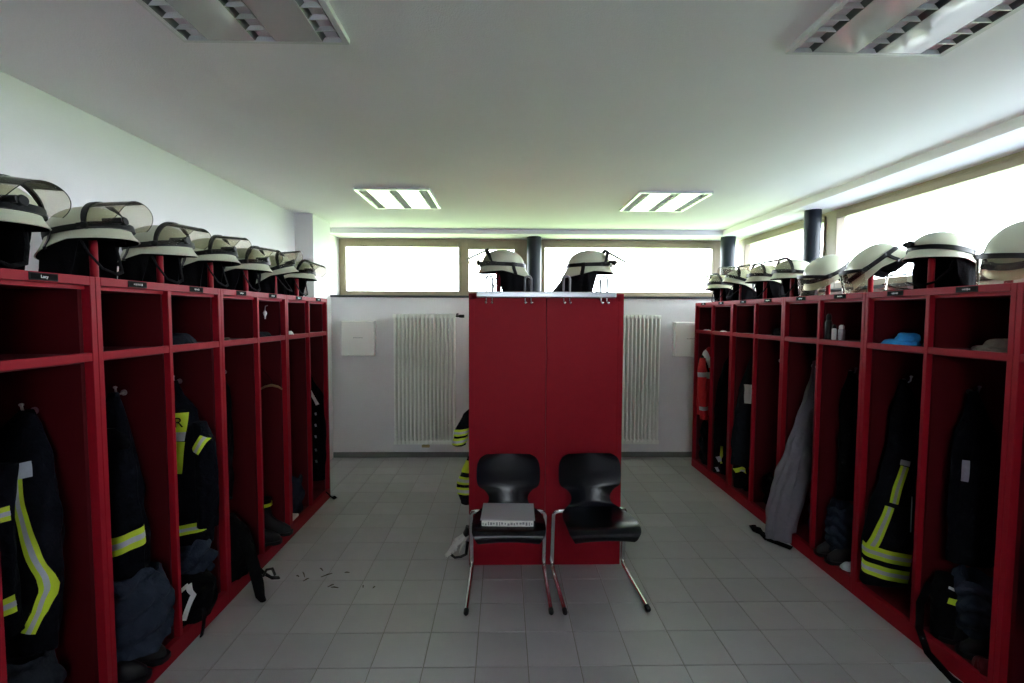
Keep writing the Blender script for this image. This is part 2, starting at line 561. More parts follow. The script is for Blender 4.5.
# coat rail on top of the island end
rl = thing('coat_rail', 'aluminium coat rail with four wire hooks along the end of the central red lockers', 'coat rail', (.277, CY - .02, 1.79))
b = MB().box(-.175, .730, CY - .030, CY - .001, 1.787, 1.826, .006)
b.build('rail', 'alu', rl, True, 30)
for hx in (-.093, .158, .408, .650):
    m_ = MB()
    for s in (-.022, .022):
        pts = []
    w = .021
    m_.tube([(hx - w, CY - .016, 1.80), (hx - w, CY - .016, 1.905)] + [(hx - w * math.cos(a), CY - .016, 1.905 + w * math.sin(a)) for a in [PI * k / 8 for k in range(1, 8)]] + [(hx + w, CY - .016, 1.905), (hx + w, CY - .016, 1.80)], .0068, 8)
    hk = m_.build('wire_hook', 'wire', rl, True)
    for s in (-1, 1):
        kb = MB().tube([(hx + s * .019, CY - .015, 1.789), (hx + s * .019, CY - .020, 1.765), (hx + s * .019, CY - .050, 1.748), (hx + s * .019, CY - .068, 1.752)], .0040, 8)
        kb.lathe([(.002, -.008), (.007, -.005), (.0085, 0), (.007, .005), (.002, .008)], 10, (hx + s * .019, CY - .070, 1.753), 'y')
        kb.build('knob_peg', 'chrome', rl, True)

# ------------------------------------------------------------------ ceiling lamps
LW, LL = .625, .70
STR = ((.022, .098), (.2745, .3505), (.527, .603))
fm = MB()
fm.box(0, LW, 0, LL, .026, .035)
for a, b_, c, d_ in ((0, .012, 0, LL), (LW - .012, LW, 0, LL), (.012, LW - .012, 0, .014), (.012, LW - .012, LL - .014, LL)):
    fm.box(a, b_, c, d_, -.001, .026)
housing_me = fm.mesh('housing', 'lampwhite')
panel_me = MB().box(-.0875, .0875, .015, LL - .015, 0, .006, .001).mesh('gloss_panel', 'lamppanel')
side_me = [MB().box(.0125, .0215, .015, LL - .015, 0, .006).mesh('edge_strip', 'lampwhite'), MB().box(.6035, .6125, .015, LL - .015, 0, .006).mesh('edge_strip', 'lampwhite')]
trough_mb = MB()
tw = .0375
prof = [(-tw, 0.0005), (-tw * .8, .014), (-tw * .3, .0245), (tw * .3, .0245), (tw * .8, .014), (tw, .0005)]
trough_mb.sheet([[(px, y, pz) for px, pz in prof] for y in (.016, LL - .016)])
trough_me = trough_mb.mesh('trough', 'lampdark', True)
blade_me = MB().add([(-tw * .97, -.002, .0005), (tw * .97, -.002, .0005), (tw * .97, .002, .0005), (-tw * .97, .002, .0005),
                     (-tw * .5, -.0012, .019), (tw * .5, -.0012, .019), (tw * .5, .0012, .019), (-tw * .5, .0012, .019)],
                    [(3, 2, 1, 0), (4, 5, 6, 7), (0, 1, 5, 4), (1, 2, 6, 5), (2, 3, 7, 6), (3, 0, 4, 7)]).mesh('louvre_blade', 'blade')
def lamp(x, y, label):
    t = thing('ceiling_lamp', label, 'ceiling lamp', (x, y, HC - .018), group='louvred ceiling lamps')
    local('housing', housing_me, t)
    for m_ in side_me:
        local('edge_strip', m_, t)
    for px in (.18625, .43875):
        o = local('gloss_panel', panel_me, t)
        o.location.x = px
    for a, b_ in STR:
        tr = local('trough', trough_me, t)
        tr.location.x = (a + b_) / 2
        for k in range(1, 10):
            bl = local('louvre_blade', blade_me, tr)
            bl.location.y = .016 + k * (LL - .032) / 10
lamp(-1.24, 4.01, 'louvred white ceiling lamp near the back windows on the windowless wall side')
lamp(1.14, 4.05, 'louvred white ceiling lamp near the back windows on the side window side')
lamp(-1.215, 1.19, 'louvred white ceiling lamp far from the back windows on the windowless wall side')
lamp(1.105, 1.215, 'louvred white ceiling lamp far from the back windows on the side window side')

# ------------------------------------------------------------------ radiators
RZ0, RZ1 = .18, 1.685
sec = MB()
for yy in (0, .034, .066):
    sec.tube([(0, yy, RZ0 + .03), (0, yy, RZ1 - .03)], .0135, 10)
for zz in (RZ0, RZ1 - .05):
    sec.loft([[(sx * .019, -.014 + k * .0, zz + .003), (sx * .019, .078, zz + .003), (sx * .019, .082, zz + .025), (sx * .019, .078, zz + .047), (sx * .019, -.010, zz + .047), (sx * .019, -.017, zz + .025)] for sx, k in ((-1, 0), (-.5, 0), (.5, 0), (1, 0))])
sec_me = sec.mesh('column', 'radiator', True, 35)
def radiator(x0, n, label, valve_right):
    t = thing('radiator', label, 'radiator', (x0, 5.448, 0), group='tubular radiators')
    for k in range(n):
        o = local('column', sec_me, t)
        o.location = ((k + .5) * .0449, 0, 0)
    w = n * .0449
    br = MB()
    for bx in (.1, w - .1):
        br.box(bx - .012, bx + .012, .045, .1005, RZ1 - .2, RZ1 - .17)
        br.box(bx - .012, bx + .012, .045, .1005, RZ0 + .2, RZ0 + .23)
    local('bracket', br.mesh('bracket', 'radiator'), t)
    if valve_right:
        v = MB().tube([(w - .004, .018, RZ1 - .025), (w + .03, .018, RZ1 - .025)], .010, 10)
        v.tube([(w + .03, .018, RZ1 - .025), (w + .04, .018, RZ1 - .025), (w + .085, .018, RZ1 - .025), (w + .095, .018, RZ1 - .025)], [.010, .017, .019, .014], 12)
        v.tube([(w + .02, .018, RZ1 - .02), (w + .02, .03, RZ1 - .02), (w + .02, .0945, RZ1 - .02)], .008, 8)
        v.tube([(w + .005, -.008, RZ1 - .005), (w + .03, -.012, RZ1 + .002)], .008, 8)
        local('valve', v.mesh('valve', 'black', True), t)
    cx = w / 2 if valve_right else .03
    v = MB().tube([(cx - .02, .018, RZ0 + .01), (cx - .02, .018, RZ0 - .035), (cx - .02, .0945, RZ0 - .04)], .009, 8)
    v.tube([(cx + .03, .018, RZ0 + .01), (cx + .03, .018, RZ0 - .035), (cx + .03, .0945, RZ0 - .04)], .009, 8)
    v.box(cx - .04, cx + .05, .004, .034, RZ0 - .04, RZ0 - .012, .004)
    local('pipe_block', v.mesh('pipe_block', 'brass', True), t)
radiator(-1.262, 16, 'white tubular radiator with black valve, next to the windowless wall side', True)
radiator(1.092, 16, 'white tubular radiator half hidden behind the central red lockers, by the red jacket locker', False)

# wall boxes
def wall_box(x0, x1, label):
    t = thing('wall_box', label, 'wall box', ((x0 + x1) / 2, 5.55, 1.2), group='cream wall boxes')
    MB().box(x0, x1, 5.485, 5.55, 1.198, 1.602, .006).build('back_box', 'box', t)
    MB().box(x0 + .004, x1 - .004, 5.474, 5.485, 1.202, 1.598, .006).build('cover', 'box', t)
    xc = (x0 + x1) / 2
    p = MB()
    k = xc - .05
    r = random.Random(int(x0 * 10) + 40)
    while k < xc + .05:
        w = .005 + r.random() * .006
        p.box(k, k + w * .6, 5.4732, 5.4742, 1.405, 1.414)
        k += w + .002
    p.build('lettering', 'grey', t)
    MB().box(xc - .055, xc + .055, 5.4725, 5.4743, 1.372, 1.392, .001).build('grip_slot', 'box', t)
wall_box(-1.856, -1.478, 'cream plastic wall box beside the fully visible radiator')
wall_box(1.982, 2.36, 'cream plastic wall box partly behind the side window lockers')

# ------------------------------------------------------------------ helmets
def ell(phi, ax_f=.138, ax_r=.158, b=.120):
    c, s = math.cos(phi), math.sin(phi)
    a = ax_f if c > 0 else ax_r
    n = 2.15
    k = (abs(c / a) ** n + abs(s / b) ** n) ** (-1 / n)
    return k
NPH = 56
PH = [2 * PI * k / NPH for k in range(NPH)]
def sstep(a, b, x):
    x = max(0, min(1, (x - a) / (b - a)))
    return x * x * (3 - 2 * x)
def brim(phi, s):
    """shell below the band: s 0..1 -> (radius, z)"""
    c = math.cos(phi)
    front, rear = max(0, c) ** 1.6, max(0, -c) ** 1.3
    flare = .010 + .016 * front + .038 * rear
    side = 1 - abs(c)
    drop = .042 + .006 * front + .042 * rear - .006 * side
    return ell(phi) + .002 + flare * s ** 1.4, -.006 - drop * s
def dome_r(e):
    return math.cos(e) ** .86
DH = .108
sh = MB()
rings = []
for i in range(13, -1, -1):
    e = (PI / 2) * i / 13 * .999
    z = DH * math.sin(e)
    k = dome_r(e) if i < 13 else .0
    rings.append([(ell(p) * k * math.cos(p) - .004 * 0, ell(p) * k * math.sin(p), z) for p in PH])
for s in (0, .25, .5, .75, 1):
    rings.append([(brim(p, s)[0] * math.cos(p), brim(p, s)[0] * math.sin(p), brim(p, s)[1]) for p in PH])
rings.append([((brim(p, 1)[0] - .004) * math.cos(p), (brim(p, 1)[0] - .004) * math.sin(p), brim(p, 1)[1] - .001) for p in PH])
sh.sheet(rings, True)
shell_me = sh.mesh('shell', 'shell', True, 60)
li = MB()
rings = [[((brim(p, s)[0] - .005) * math.cos(p), (brim(p, s)[0] - .005) * math.sin(p), brim(p, s)[1] - .002) for p in PH] for s in (1, .6, .2)]
rings += [[((ell(p) - .008) * k * math.cos(p), (ell(p) - .008) * k * math.sin(p), z) for p in PH] for k, z in ((1, .0), (.93, .035), (.7, .072), (.3, .092), (.02, .097))]
li.sheet(rings, True)
# head band of the lining
rings = [[((ell(p) - .028) * math.cos(p), (ell(p) - .028) * math.sin(p), z) for p in PH] for z in (.03, -.015, -.05, -.052)]
rings += [[((ell(p) - .024) * math.cos(p), (ell(p) - .024) * math.sin(p), z) for p in PH] for z in (-.05, .03)]
li.sheet(rings, True)
liner_me = li.mesh('lining', 'blackcloth', True, 60)
bd = MB()
bz = [(-.012, .004), (-.012, .009), (.012, .0095), (.014, .004)]
rings = []
for z, off in bz:
    k = dome_r(math.asin(max(0, z) / DH))
    rings.append([((ell(p) * k + off) * math.cos(p), (ell(p) * k + off) * math.sin(p), z + .004 * math.cos(p)) for p in PH])
bd.sheet(rings, True)
band_me = bd.mesh('band', 'black', True, 50)
# thick front of the band: visor carrier with bosses
cr = MB()
rings = []
for k in range(25):
    p = -1.25 + 2.5 * k / 24
    h = .008 + .006 * math.cos(p * 1.1)
    ring = []
    for z, off in ((-h, .006), (-h, .016), (h * .9, .015), (h * 1.2, .005)):
        kk = dome_r(math.asin(max(0, z) / DH))
        ring.append(((ell(p) * kk + off) * math.cos(p), (ell(p) * kk + off) * math.sin(p), z + .006))
    rings.append(ring)
cr.loft(rings, True)
carrier_me = cr.mesh('visor_carrier', 'black', True, 50)
clips = []
for sgn in (-1, 1):
    bu = MB()
    p = sgn * 2.15
    ca, sa = math.cos(p), math.sin(p)
    pts = []
    for s in (0, .5, 1.0):
        r, z = brim(p, s)
        pts.append((r + .004, z))
    tang = Vector((-sa, ca, 0)) * .013
    V = []
    for r, z in [(ell(p) + .010, .012)] + pts + [(pts[-1][0] - .004, pts[-1][1] - .008)]:
        c_ = Vector((r * ca, r * sa, z))
        V.append([c_ - tang, c_ + tang, c_ + tang - Vector((ca, sa, 0)) * .004, c_ - tang - Vector((ca, sa, 0)) * .004])
    bu.loft(V)
    clips.append(bu.mesh('strap_clip', 'black'))
VR_F, VR_S = .114, .121
PIVX = .066
def vis_pt(p, h, off=0):
    """visor in its lowered place about its pivots: p azimuth, h 0..1 downwards"""
    c, s = math.cos(p), math.sin(p)
    hh = max(h, 0)
    edge = abs(p) / 1.57
    dz = .152 * h * (1 - .42 * edge ** 4)
    return Vector(((VR_F + off) * c - .020 * hh * (.35 + .65 * c), (VR_S * (1 - .10 * hh) + off) * s, -dz)), Vector((c, s, 0))
vm = MB()
solid_grid(vm, lambda p, h: vis_pt(p, h), [-1.55 + 3.10 * k / 32 for k in range(33)], [k / 8 for k in range(9)], .0022)
visor_me = vm.mesh('visor', 'visor', True, 50)
vf = MB()
solid_grid(vf, lambda p, h: vis_pt(p, h, .001), [-1.57 + 3.14 * k / 32 for k in range(33)], [-.05, .04, .10], .007)
vframe_me = vf.mesh('visor_frame', 'black', True, 50)
vr = MB().tube([vis_pt(-1.55 + 3.10 * k / 32, 1)[0] for k in range(33)], .0014, 6)
vrim_me = vr.mesh('visor_rim', 'black', True)
knob_me = MB().lathe([(.004, -.010), (.015, -.010), (.015, .006), (.012, .010), (.003, .011)], 16, (0, 0, 0), 'y').mesh('pivot_knob', 'black', True, 35)
sc_ = MB()
sc_.lathe([(.002, -.003), (.0075, -.002), (.0075, .002), (.002, .004)], 10, (.121, -.075, .012), 'y')
screw_me = sc_.mesh('visor_screw', 'steel', True)
tl = MB()
tl.tube([(.150, -.05, .022), (.161, -.05, .022), (.167, -.05, .022), (.110, -.078, .022)][::-1], [.011, .013, .013, .013], 12)
tl.lathe([(.004, 0), (.018, .002), (.019, .016), (.016, .020), (.003, .02)], 14, (.150, -.030, .022), 'x')
torch_me = tl.mesh('helmet_torch', 'black', True)
def cape(seed, length, spread):
    r = random.Random(seed)
    ph = r.random() * 6
    m_ = MB()
    rings = []
    for j in range(9):
        v = j / 8
        ring = []
        for k in range(41):
            p = 1.30 + .45 * v + (2 * PI - 2.6 - .9 * v) * k / 40
            rr = brim(p, 1)[0] - .022 + v * spread * (.4 + .6 * max(0, -math.cos(p))) + .010 * v * math.sin(p * 7 + ph) + .004 * math.sin(p * 17 + ph * 2) * v
            z0 = brim(p, 1)[1] + .012
            ring.append((rr * math.cos(p), rr * math.sin(p), z0 + (-length - z0) * v))
        rings.append(ring)
    P = lambda i, k: (rings[i][k], Vector((rings[i][k][0], rings[i][k][1], 0)).normalized())
    solid_grid(m_, lambda i, k: P(i, k), list(range(9)), list(range(41)), .004)
    return m_.mesh('neck_cape', 'cape', True, 70)
capes = [cape(k, .198, .006 + .010 * k) for k in range(3)]
cape_short = cape(7, .11, .03)
cape_trail = cape(8, .190, .085)
chin_me = MB().tube([(.02, -.098, -.03), (.04, -.092, -.10), (.06, -.06, -.165), (.075, -.01, -.188), (.06, .05, -.17), (.03, .09, -.10), (.02, .098, -.03)], .009, 8, True, .35).mesh('chin_strap', 'blackcloth', True)
def helmet(loc, rz, label, visor=80, tilt=(0, 0), cp=0, torch=False, group='pale helmets on the lockers', has_visor=True):
    t = thing('fire_helmet', label, 'helmet', loc, (0, 0, 0), group)
    t.rotation_mode = 'QUATERNION'
    q = Euler((0, 0, rz)).to_quaternion() @ Euler((0, math.radians(tilt[0]), 0)).to_quaternion() @ Euler((math.radians(tilt[1]), 0, 0)).to_quaternion()
    t.rotation_quaternion = q
    local('shell', shell_me, t)
    local('lining', liner_me, t)
    bnd = local('band', band_me, t)
    for cl in clips:
        local('strap_clip', cl, bnd)
    if has_visor:
        ca = local('visor_carrier', carrier_me, t)
        local('visor_screw', screw_me, ca)
        for sg in (-1, 1):
            kb = local('pivot_knob', knob_me, t)
            kb.location = (PIVX, sg * .119, .004)
        v = local('visor', visor_me, t)
        v.rotation_euler = (0, -math.radians(visor), 0)
        v.location = (PIVX, 0, .004)
        local('visor_frame', vframe_me, v)
        local('visor_rim', vrim_me, v)
    if cp != 9:
        local('chin_strap', chin_me, t)
    if torch:
        local('helmet_torch', torch_me, t)
    if cp is not None:
        local('neck_cape', cape_short if cp == 9 else cape_trail if cp == 8 else capes[cp % 3], t)
    return t
HZ = LH + .2
PEGX = ROWL - .18
nthL = ['seventh', 'sixth', 'fifth', 'fourth', 'third', 'second', 'first']
LC = [1.681, 2.09, 2.50, 2.908, 3.314, 3.718, 4.12]
LT = [(-4, 0, 86), (-9, 0, 92), (-3, 3, 84), (-7, -2, 86), (-2, 0, 86), (-15, 6, 88), (-3, -3, 76)]
for k in range(7):
    ty, tx, va = LT[k]
    helmet((PEGX, LC[k], HZ), math.radians((-4, 3, -2, 4, 0, 8, -6)[k]),
           'pale helmet with raised visor on windowless wall lockers, %s from the pilaster' % nthL[k], va, (ty, tx), k, True)
# central island
helmet((-.036 + .02, 3.325, HZ + .0), PI + .05, 'pale helmet with raised visor on the central lockers facing the windowless wall', 72, (0, 0), 1, True)
helmet((.60, 3.325, HZ + .0), .06, 'pale helmet with raised visor on the central lockers facing the side windows', 70, (0, 0), 8, True)
# row under the side windows
PEGR = ROWR + .19
RC = [(RB[1] + RB[0]) / 2 + .205, 2.135, 2.548, 2.96, 3.365, 3.775, 4.18, 4.59, 5.02]
lab = 'pale helmet %s on side window lockers, %s'
helmet((PEGR, 5.02, HZ - .02), PI + .1, lab % ('with raised visor', 'nearest the back wall'), 78, (-6, 4), 0)
helmet((PEGR, 4.60, HZ), PI - .1, lab % ('tipped back with raised visor', 'second from the back wall'), 80, (-16, -3), 1)
helmet((PEGR, 4.18, HZ), PI, lab % ('sitting level with raised visor', 'third from the back wall'), 86, (-4, 2), 2)
helmet((PEGR, 3.775, HZ), PI - .05, lab % ('sitting level with raised visor', 'fourth from the back wall'), 84, (-3, 0), 0)
helmet((PEGR - .02, 3.37, HZ - .03), PI + .05, lab % ('tipped forward on lowered visor', 'beside the dark window column'), 30, (30, -4), 9)
helmet((PEGR + .02, 2.99, HZ - .02), PI - .45, lab % ('tipped forward on lowered visor', 'between column and goggles'), 40, (42, 4), 9)
helmet((PEGR + .03, 2.53, HZ), PI + .15, lab % ('without visor but with a small torch', 'by the goggles'), 80, (-8, 0), 1, True, has_visor=False)
helmet((PEGR + .03, 2.12, HZ - .035), PI + .2, lab % ('leaning forward with torch', 'farthest from radiators'), 40, (38, -6), 9, True)

# clear goggles / face shield lying between two helmets
t = thing('safety_goggles', 'clear safety goggles with black strap lying on the lockers under the side windows', 'goggles', (2.20, 2.62, LH))
gg = MB()
def gp(u, v):
    a = -1.2 + 2.4 * u
    r = .072 - .012 * v
    return Vector((2.235 - r * math.cos(a), 2.66 + r * 1.15 * math.sin(a), LH + .004 + .085 * v)), Vector((-math.cos(a), math.sin(a), .3)).normalized()
solid_grid(gg, gp, [k / 16 for k in range(17)], [k / 5 for k in range(6)], .003)
gg.build('lens', 'visor', t, True)
gf = MB().tube([gp(k / 16, 0)[0] for k in range(17)], .005, 8)
gf.tube([gp(k / 16, 1)[0] for k in range(17)], .005, 8)
gf.build('goggle_frame', 'black', t, True)
st = MB().tube([gp(1, .5)[0], (2.25, 2.80, LH + .05), (2.34, 2.82, LH + .03), (2.36, 2.70, LH + .012), (2.30, 2.60, LH + .012), gp(0, .5)[0]], .010, 8, True, .3)
st.build('strap', 'blackcloth', t, True)

# ------------------------------------------------------------------ chairs
def chair(x, y, rz, label):
    """cantilever chair facing -Y; origin on the floor below the seat middle"""
    t = thing('shell_chair', label, 'chair', (x, y, 0), (0, 0, rz), 'black shell chairs')
    # shell: profile (y,z) and half width from the seat front edge to the top of the back
    prof = [(-.222, .388, .170), (-.233, .402, .185), (-.228, .425, .205), (-.205, .440, .212), (-.14, .444, .214), (-.05, .436, .212), (.03, .428, .200), (.09, .428, .172), (.130, .436, .146), (.155, .460, .130),
            (.170, .500, .126), (.181, .535, .150), (.189, .560, .188), (.197, .60, .203), (.204, .66, .204), (.212, .71, .198), (.218, .745, .178), (.222, .765, .14)]
    P = np.array(prof)
    tt = np.linspace(0, len(prof) - 1, 56)
    def cr(v):
        i = np.clip(np.floor(tt).astype(int), 0, len(prof) - 2)
        f = tt - i
        p0, p1, p2, p3 = v[np.clip(i - 1, 0, None)], v[i], v[i + 1], v[np.clip(i + 2, None, len(v) - 1)]
        return .5 * (2 * p1 + (p2 - p0) * f + (2 * p0 - 5 * p1 + 4 * p2 - p3) * f ** 2 + (3 * p1 - p0 - 3 * p2 + p3) * f ** 3)
    yy, zz, ww = cr(P[:, 0]), cr(P[:, 1]), cr(P[:, 2])
    def fn(i, u):
        dy = yy[min(i + 1, 55)] - yy[max(i - 1, 0)]
        dz = zz[min(i + 1, 55)] - zz[max(i - 1, 0)]
        n = Vector((0, -dz, dy)).normalized()
        s = sstep(12, 40, i)
        bow = (.010 + .026 * s) * u * u
        p = Vector((ww[i] * u, yy[i], zz[i])) + n * bow
        return p, n
    shl = solid_grid(MB(), fn, list(range(56)), [-1 + 2 * k / 16 for k in range(17)], .011)
    so_ = local('seat_shell', shl.mesh('seat_shell', 'chair', True, 50), t)
    # runner feet and uprights, one tube each side, joined by a cross bar under the seat
    W = .238
    def arc(c, r, a0, a1, n=6):
        return [(c[0] + r * math.cos(a0 + (a1 - a0) * k / n), c[1] + r * math.sin(a0 + (a1 - a0) * k / n)) for k in range(n + 1)]
    r = .0142
    for s in (-1, 1):
        pth = [(-.265, .0155)] + [(.12, .0155)] + arc((.15, .0655), .05, -PI / 2, .15)[1:] + [(.175, .25), (.150, .385)]
        pts = [(s * W, a, b_) for a, b_ in pth]
        pts += [(s * (W - .010), .146, .405), (s * (W - .035), .142, .413), (s * .12, .14, .412)]
        local('leg_tube', MB().tube(pts, r, 12).mesh('leg_tube', 'chrome', True), t)
        cp_ = MB().tube([(s * W, -.300, .0145), (s * W, -.292, .0145), (s * W, -.262, .0145)], [.011, .0145, .0145], 12)
        local('foot_cap', cp_.mesh('foot_cap', 'rubber', True), t)
        br = MB().tube([(s * .12, .142, .412), (s * .12, .06, .414), (s * .12, -.12, .424), (s * .12, -.17, .424)], .0095, 10)
        local('seat_bracket', br.mesh('seat_bracket', 'steel', True), t)
    cb = MB().tube([(-.125, .14, .412), (.125, .14, .412)], .0115, 10)
    local('cross_tube', cb.mesh('cross_tube', 'steel', True), t)
    return t
chair(.033, 2.865, 0, 'black shell chair with chrome runners carrying the grey binder')
chair(.572, 2.875, .05, 'empty black shell chair with chrome runners beside the binder chair')

# binder on the first chair
t = thing('ring_binder', 'grey binder with a thick stack of paper on the black chair seat', 'binder', (.03, 2.82, .447), (0, 0, -.03))
local('paper_stack', MB().box(-.150, .150, -.125, .105, .004, .036, .002).mesh('paper_stack', 'paper'), t)
local('cover', MB().box(-.158, .158, -.120, .125, .037, .041, .001).mesh('cover', 'binder'), t)
local('cover', MB().box(-.158, .158, -.120, .125, 0, .0038, .001).mesh('cover', 'binder'), t)
local('spine', MB().box(-.158, .158, .1255, .129, 0, .041, .001).mesh('spine', 'binder'), t)
tabs = MB()
rr_ = random.Random(3)
xk = -.145
while xk < .14:
    w = .004 + rr_.random() * .010
    tabs.box(xk, xk + w, -.1264, -.1246, .010 + rr_.random() * .008, .022 + rr_.random() * .010)
    xk += w + .003 + rr_.random() * .006
local('index_marks', tabs.mesh('index_marks', 'grey'), t)

# ------------------------------------------------------------------ cloth
class Cloth:
    """hanging cloth described by level rings (z, cx, cy, half x, half y)"""
    def __init__(s, rings, seed=0, folds=5, amp=.10, fine=.03, sup=1.0):
        R = np.array(sorted(rings, key=lambda q: -q[0]), float)
        s.z = R[:, 0]
        s.R = R
        r = random.Random(seed)
        s.folds, s.amp, s.fine = folds, amp, fine
        s.ph = [r.random() * 6.28 for _ in range(6)]
        s.z0, s.z1 = s.z[0], s.z[-1]
        s.sup = sup
    def ring(s, z):
        t = np.interp(-z, -s.z, np.arange(len(s.z)))
        i = int(min(max(math.floor(t), 0), len(s.z) - 2))
        f = t - i
        f = f * .5 + (f * f * (3 - 2 * f)) * .5
        return s.R[i, 1:] * (1 - f) + s.R[i + 1, 1:] * f
    def pt(s, z, th, off=0.0):
        cx, cy, hx, hy = s.ring(z)
        c, sn = math.cos(th), math.sin(th)
        fall = min(1, (s.z0 - z) / max(.001, .35 * (s.z0 - s.z1)))
        w = 1 + fall * (s.amp * math.sin(s.folds * th + s.ph[0] + 2.2 * z * s.folds * .3) * .6 + s.amp * .6 * math.sin((s.folds * 2 + 1) * th + s.ph[1] - 5 * z)) + s.fine * math.sin(23 * z + 3 * th + s.ph[2]) + s.fine * .7 * math.sin(41 * z - 5 * th + s.ph[3])
        if s.sup != 1.0:
            c = math.copysign(abs(c) ** s.sup, c)
            sn = math.copysign(abs(sn) ** s.sup, sn)
        return Vector((cx + (hx * w + off) * c, cy + (hy * w + off) * sn, z))
    def build(s, name, m, parent, nz=34, nt=44, hem=True):
        rings = []
        for i in range(nz + 1):
            z = s.z0 + (s.z1 - s.z0) * i / nz
            rings.append([s.pt(z, 2 * PI * k / nt) for k in range(nt)])
        if hem:
            c = s.ring(s.z1)
            last = rings[-1]
            for k_, dz in ((.90, .012), (.5, .05)):
                rings.append([Vector((c[0] + (p.x - c[0]) * k_, c[1] + (p.y - c[1]) * k_, s.z1 + dz)) for p in last])
        return MB().loft(rings, True).build(name, m, parent, True, 80)
    def th(s, x, z):
        cx, cy, hx, hy = s.ring(z)
        return -math.acos(max(-.985, min(.985, (x - cx) / hx)))
    def band(s, name, m, parent, za, zb, t0, t1, slope=0.0, off=.004, n=26):
        g_ = []
        for i in range(n + 1):
            t = t0 + (t1 - t0) * i / n
            dz = slope * (i / n - .5)
            g_.append([s.pt(za + dz + (zb - za) * j / 3, t, off) for j in range(4)])
        return MB().sheet(g_).build(name, m, parent, True, 80)
    def strip(s, name, m, parent, path, w, off=.004, n=30):
        P = np.array(path, float)
        d = np.r_[0, np.cumsum(np.hypot(*np.diff(P, axis=0).T))]
        g_ = []
        for k in range(n + 1):
            t = d[-1] * k / n
            x, z = np.interp(t, d, P[:, 0]), np.interp(t, d, P[:, 1])
            x2, z2 = np.interp(min(d[-1], t + .02), d, P[:, 0]), np.interp(min(d[-1], t + .02), d, P[:, 1])
            x1, z1 = np.interp(max(0, t - .02), d, P[:, 0]), np.interp(max(0, t - .02), d, P[:, 1])
            tx, tz = x2 - x1, z2 - z1
            l = math.hypot(tx, tz) or 1
            nx, nz = -tz / l, tx / l
            row = []
            for j in range(5):
                q = (j / 4 - .5) * w
                xx, zz = x + nx * q, z + nz * q
                zz = max(s.z1, min(s.z0, zz))
                row.append(s.pt(zz, s.th(xx, zz), off))
            g_.append(row)
        return MB().sheet(g_).build(name, m, parent, True, 80)

def hem_band(c, parent, za, zb, t0=-PI * .97, t1=-.03 * PI, slope=0.0):
    h = zb - za
    c.band('yellow_tape', 'yellow', parent, za, zb, t0, t1, slope)
    c.band('silver_tape', 'silver', parent, za + h * .34, zb - h * .34, t0, t1, slope, .0055)

def stripe(c, parent, path, w):
    c.strip('yellow_tape', 'yellow', parent, path, w)
    c.strip('silver_tape', 'silver', parent, path, w * .36, .0055)

def boot(x, y, z, rz, label, trim=True, h=.30):
    t = thing('rubber_boot', label, 'boot', (x, y, z), (0, 0, rz), 'rubber boots in the lockers')
    sole = MB()
    out = [(.165, .0), (.158, .028), (.13, .043), (.06, .046), (-.02, .036), (-.09, .036), (-.115, .02), (-.12, 0)]
    out += [(a, -b_) for a, b_ in out[-2:0:-1]]
    sole.loft([[(a, b_, zz) for a, b_ in out] for zz in (0, .022)])
    local('sole', sole.mesh('sole', 'rubber', True, 40), t)
    up = MB()
    rings = []
    for zz, cx, hx, hy in ((.022, .02, .135, .040), (.05, .018, .135, .044), (.075, .0, .115, .043), (.10, -.03, .085, .042), (.13, -.045, .066, .042), (.18, -.05, .06, .045), (.24, -.05, .064, .05), (h, -.05, .068, .054)):
        rings.append([(cx + hx * math.cos(a), hy * math.sin(a), zz) for a in [2 * PI * k / 20 for k in range(20)]])
    last = rings[-1]
    rings.append([(-.05 + (p[0] + .05) * .9, p[1] * .9, h) for p in last])
    rings.append([(-.05 + (p[0] + .05) * .85, p[1] * .85, .1) for p in last])
    up.loft(rings)
    local('shaft', up.mesh('shaft', 'rubber', True, 60), t)
    if trim:
        tr = MB().loft([[(-.05 + .0705 * math.cos(a), .0565 * math.sin(a), zz) for a in [2 * PI * k / 20 for k in range(20)]] for zz in (h - .05, h - .025)], False)
        local('yellow_trim', tr.mesh('yellow_trim', 'yellow', True), t)
    return t

def bundle(name, label, cat, x, y, z0, z1, rx, ry, m, seed, ring_rolls=3, group=None):
    """trousers pushed down round the boots: rolls of cloth, open at the top"""
    t = thing(name, label, cat, (x, y, z0), (0, 0, 0), group)
    rnd = random.Random(seed)
    ph = [rnd.random() * 6.28 for _ in range(8)]
    n, nz = 56, 30
    rings = []
    for i in range(nz + 1):
        v = i / nz
        z = z0 + (z1 - z0) * v
        ring = []
        for k in range(n):
            a = 2 * PI * k / n
            roll = .24 * abs(math.sin(v * PI * ring_rolls + 1.3 * math.sin(a + ph[0]) + .9 * math.sin(2 * a + ph[4]) + .5 * math.sin(4 * a + ph[6])))
            f = .60 + .25 * math.sin(PI * (.15 + .75 * v)) + roll + .05 * math.sin(5 * a + ph[1] + 4 * v) + .035 * math.sin(11 * a + ph[2] - 7 * v) + .025 * math.sin(17 * a + 9 * v + ph[7]) * math.sin(14 * v + 2 * a)
            zz = z + (.020 * math.sin(2 * a + ph[3]) + .014 * math.sin(5 * a + ph[5])) * v
            ring.append((x + rx * f * math.cos(a), y + ry * f * math.sin(a), zz))
        rings.append(ring)
    last = rings[-1]
    for k_, dz in ((.93, .010), (.80, -.01), (.74, -.10), (.66, -.16)):
        rings.append([(x + (p[0] - x) * k_, y + (p[1] - y) * k_, max(p[2] + dz, z0 + .01)) for p in last])
    MB().loft(rings, True).build('trouser_leg', m, t, True, 80)
    return t

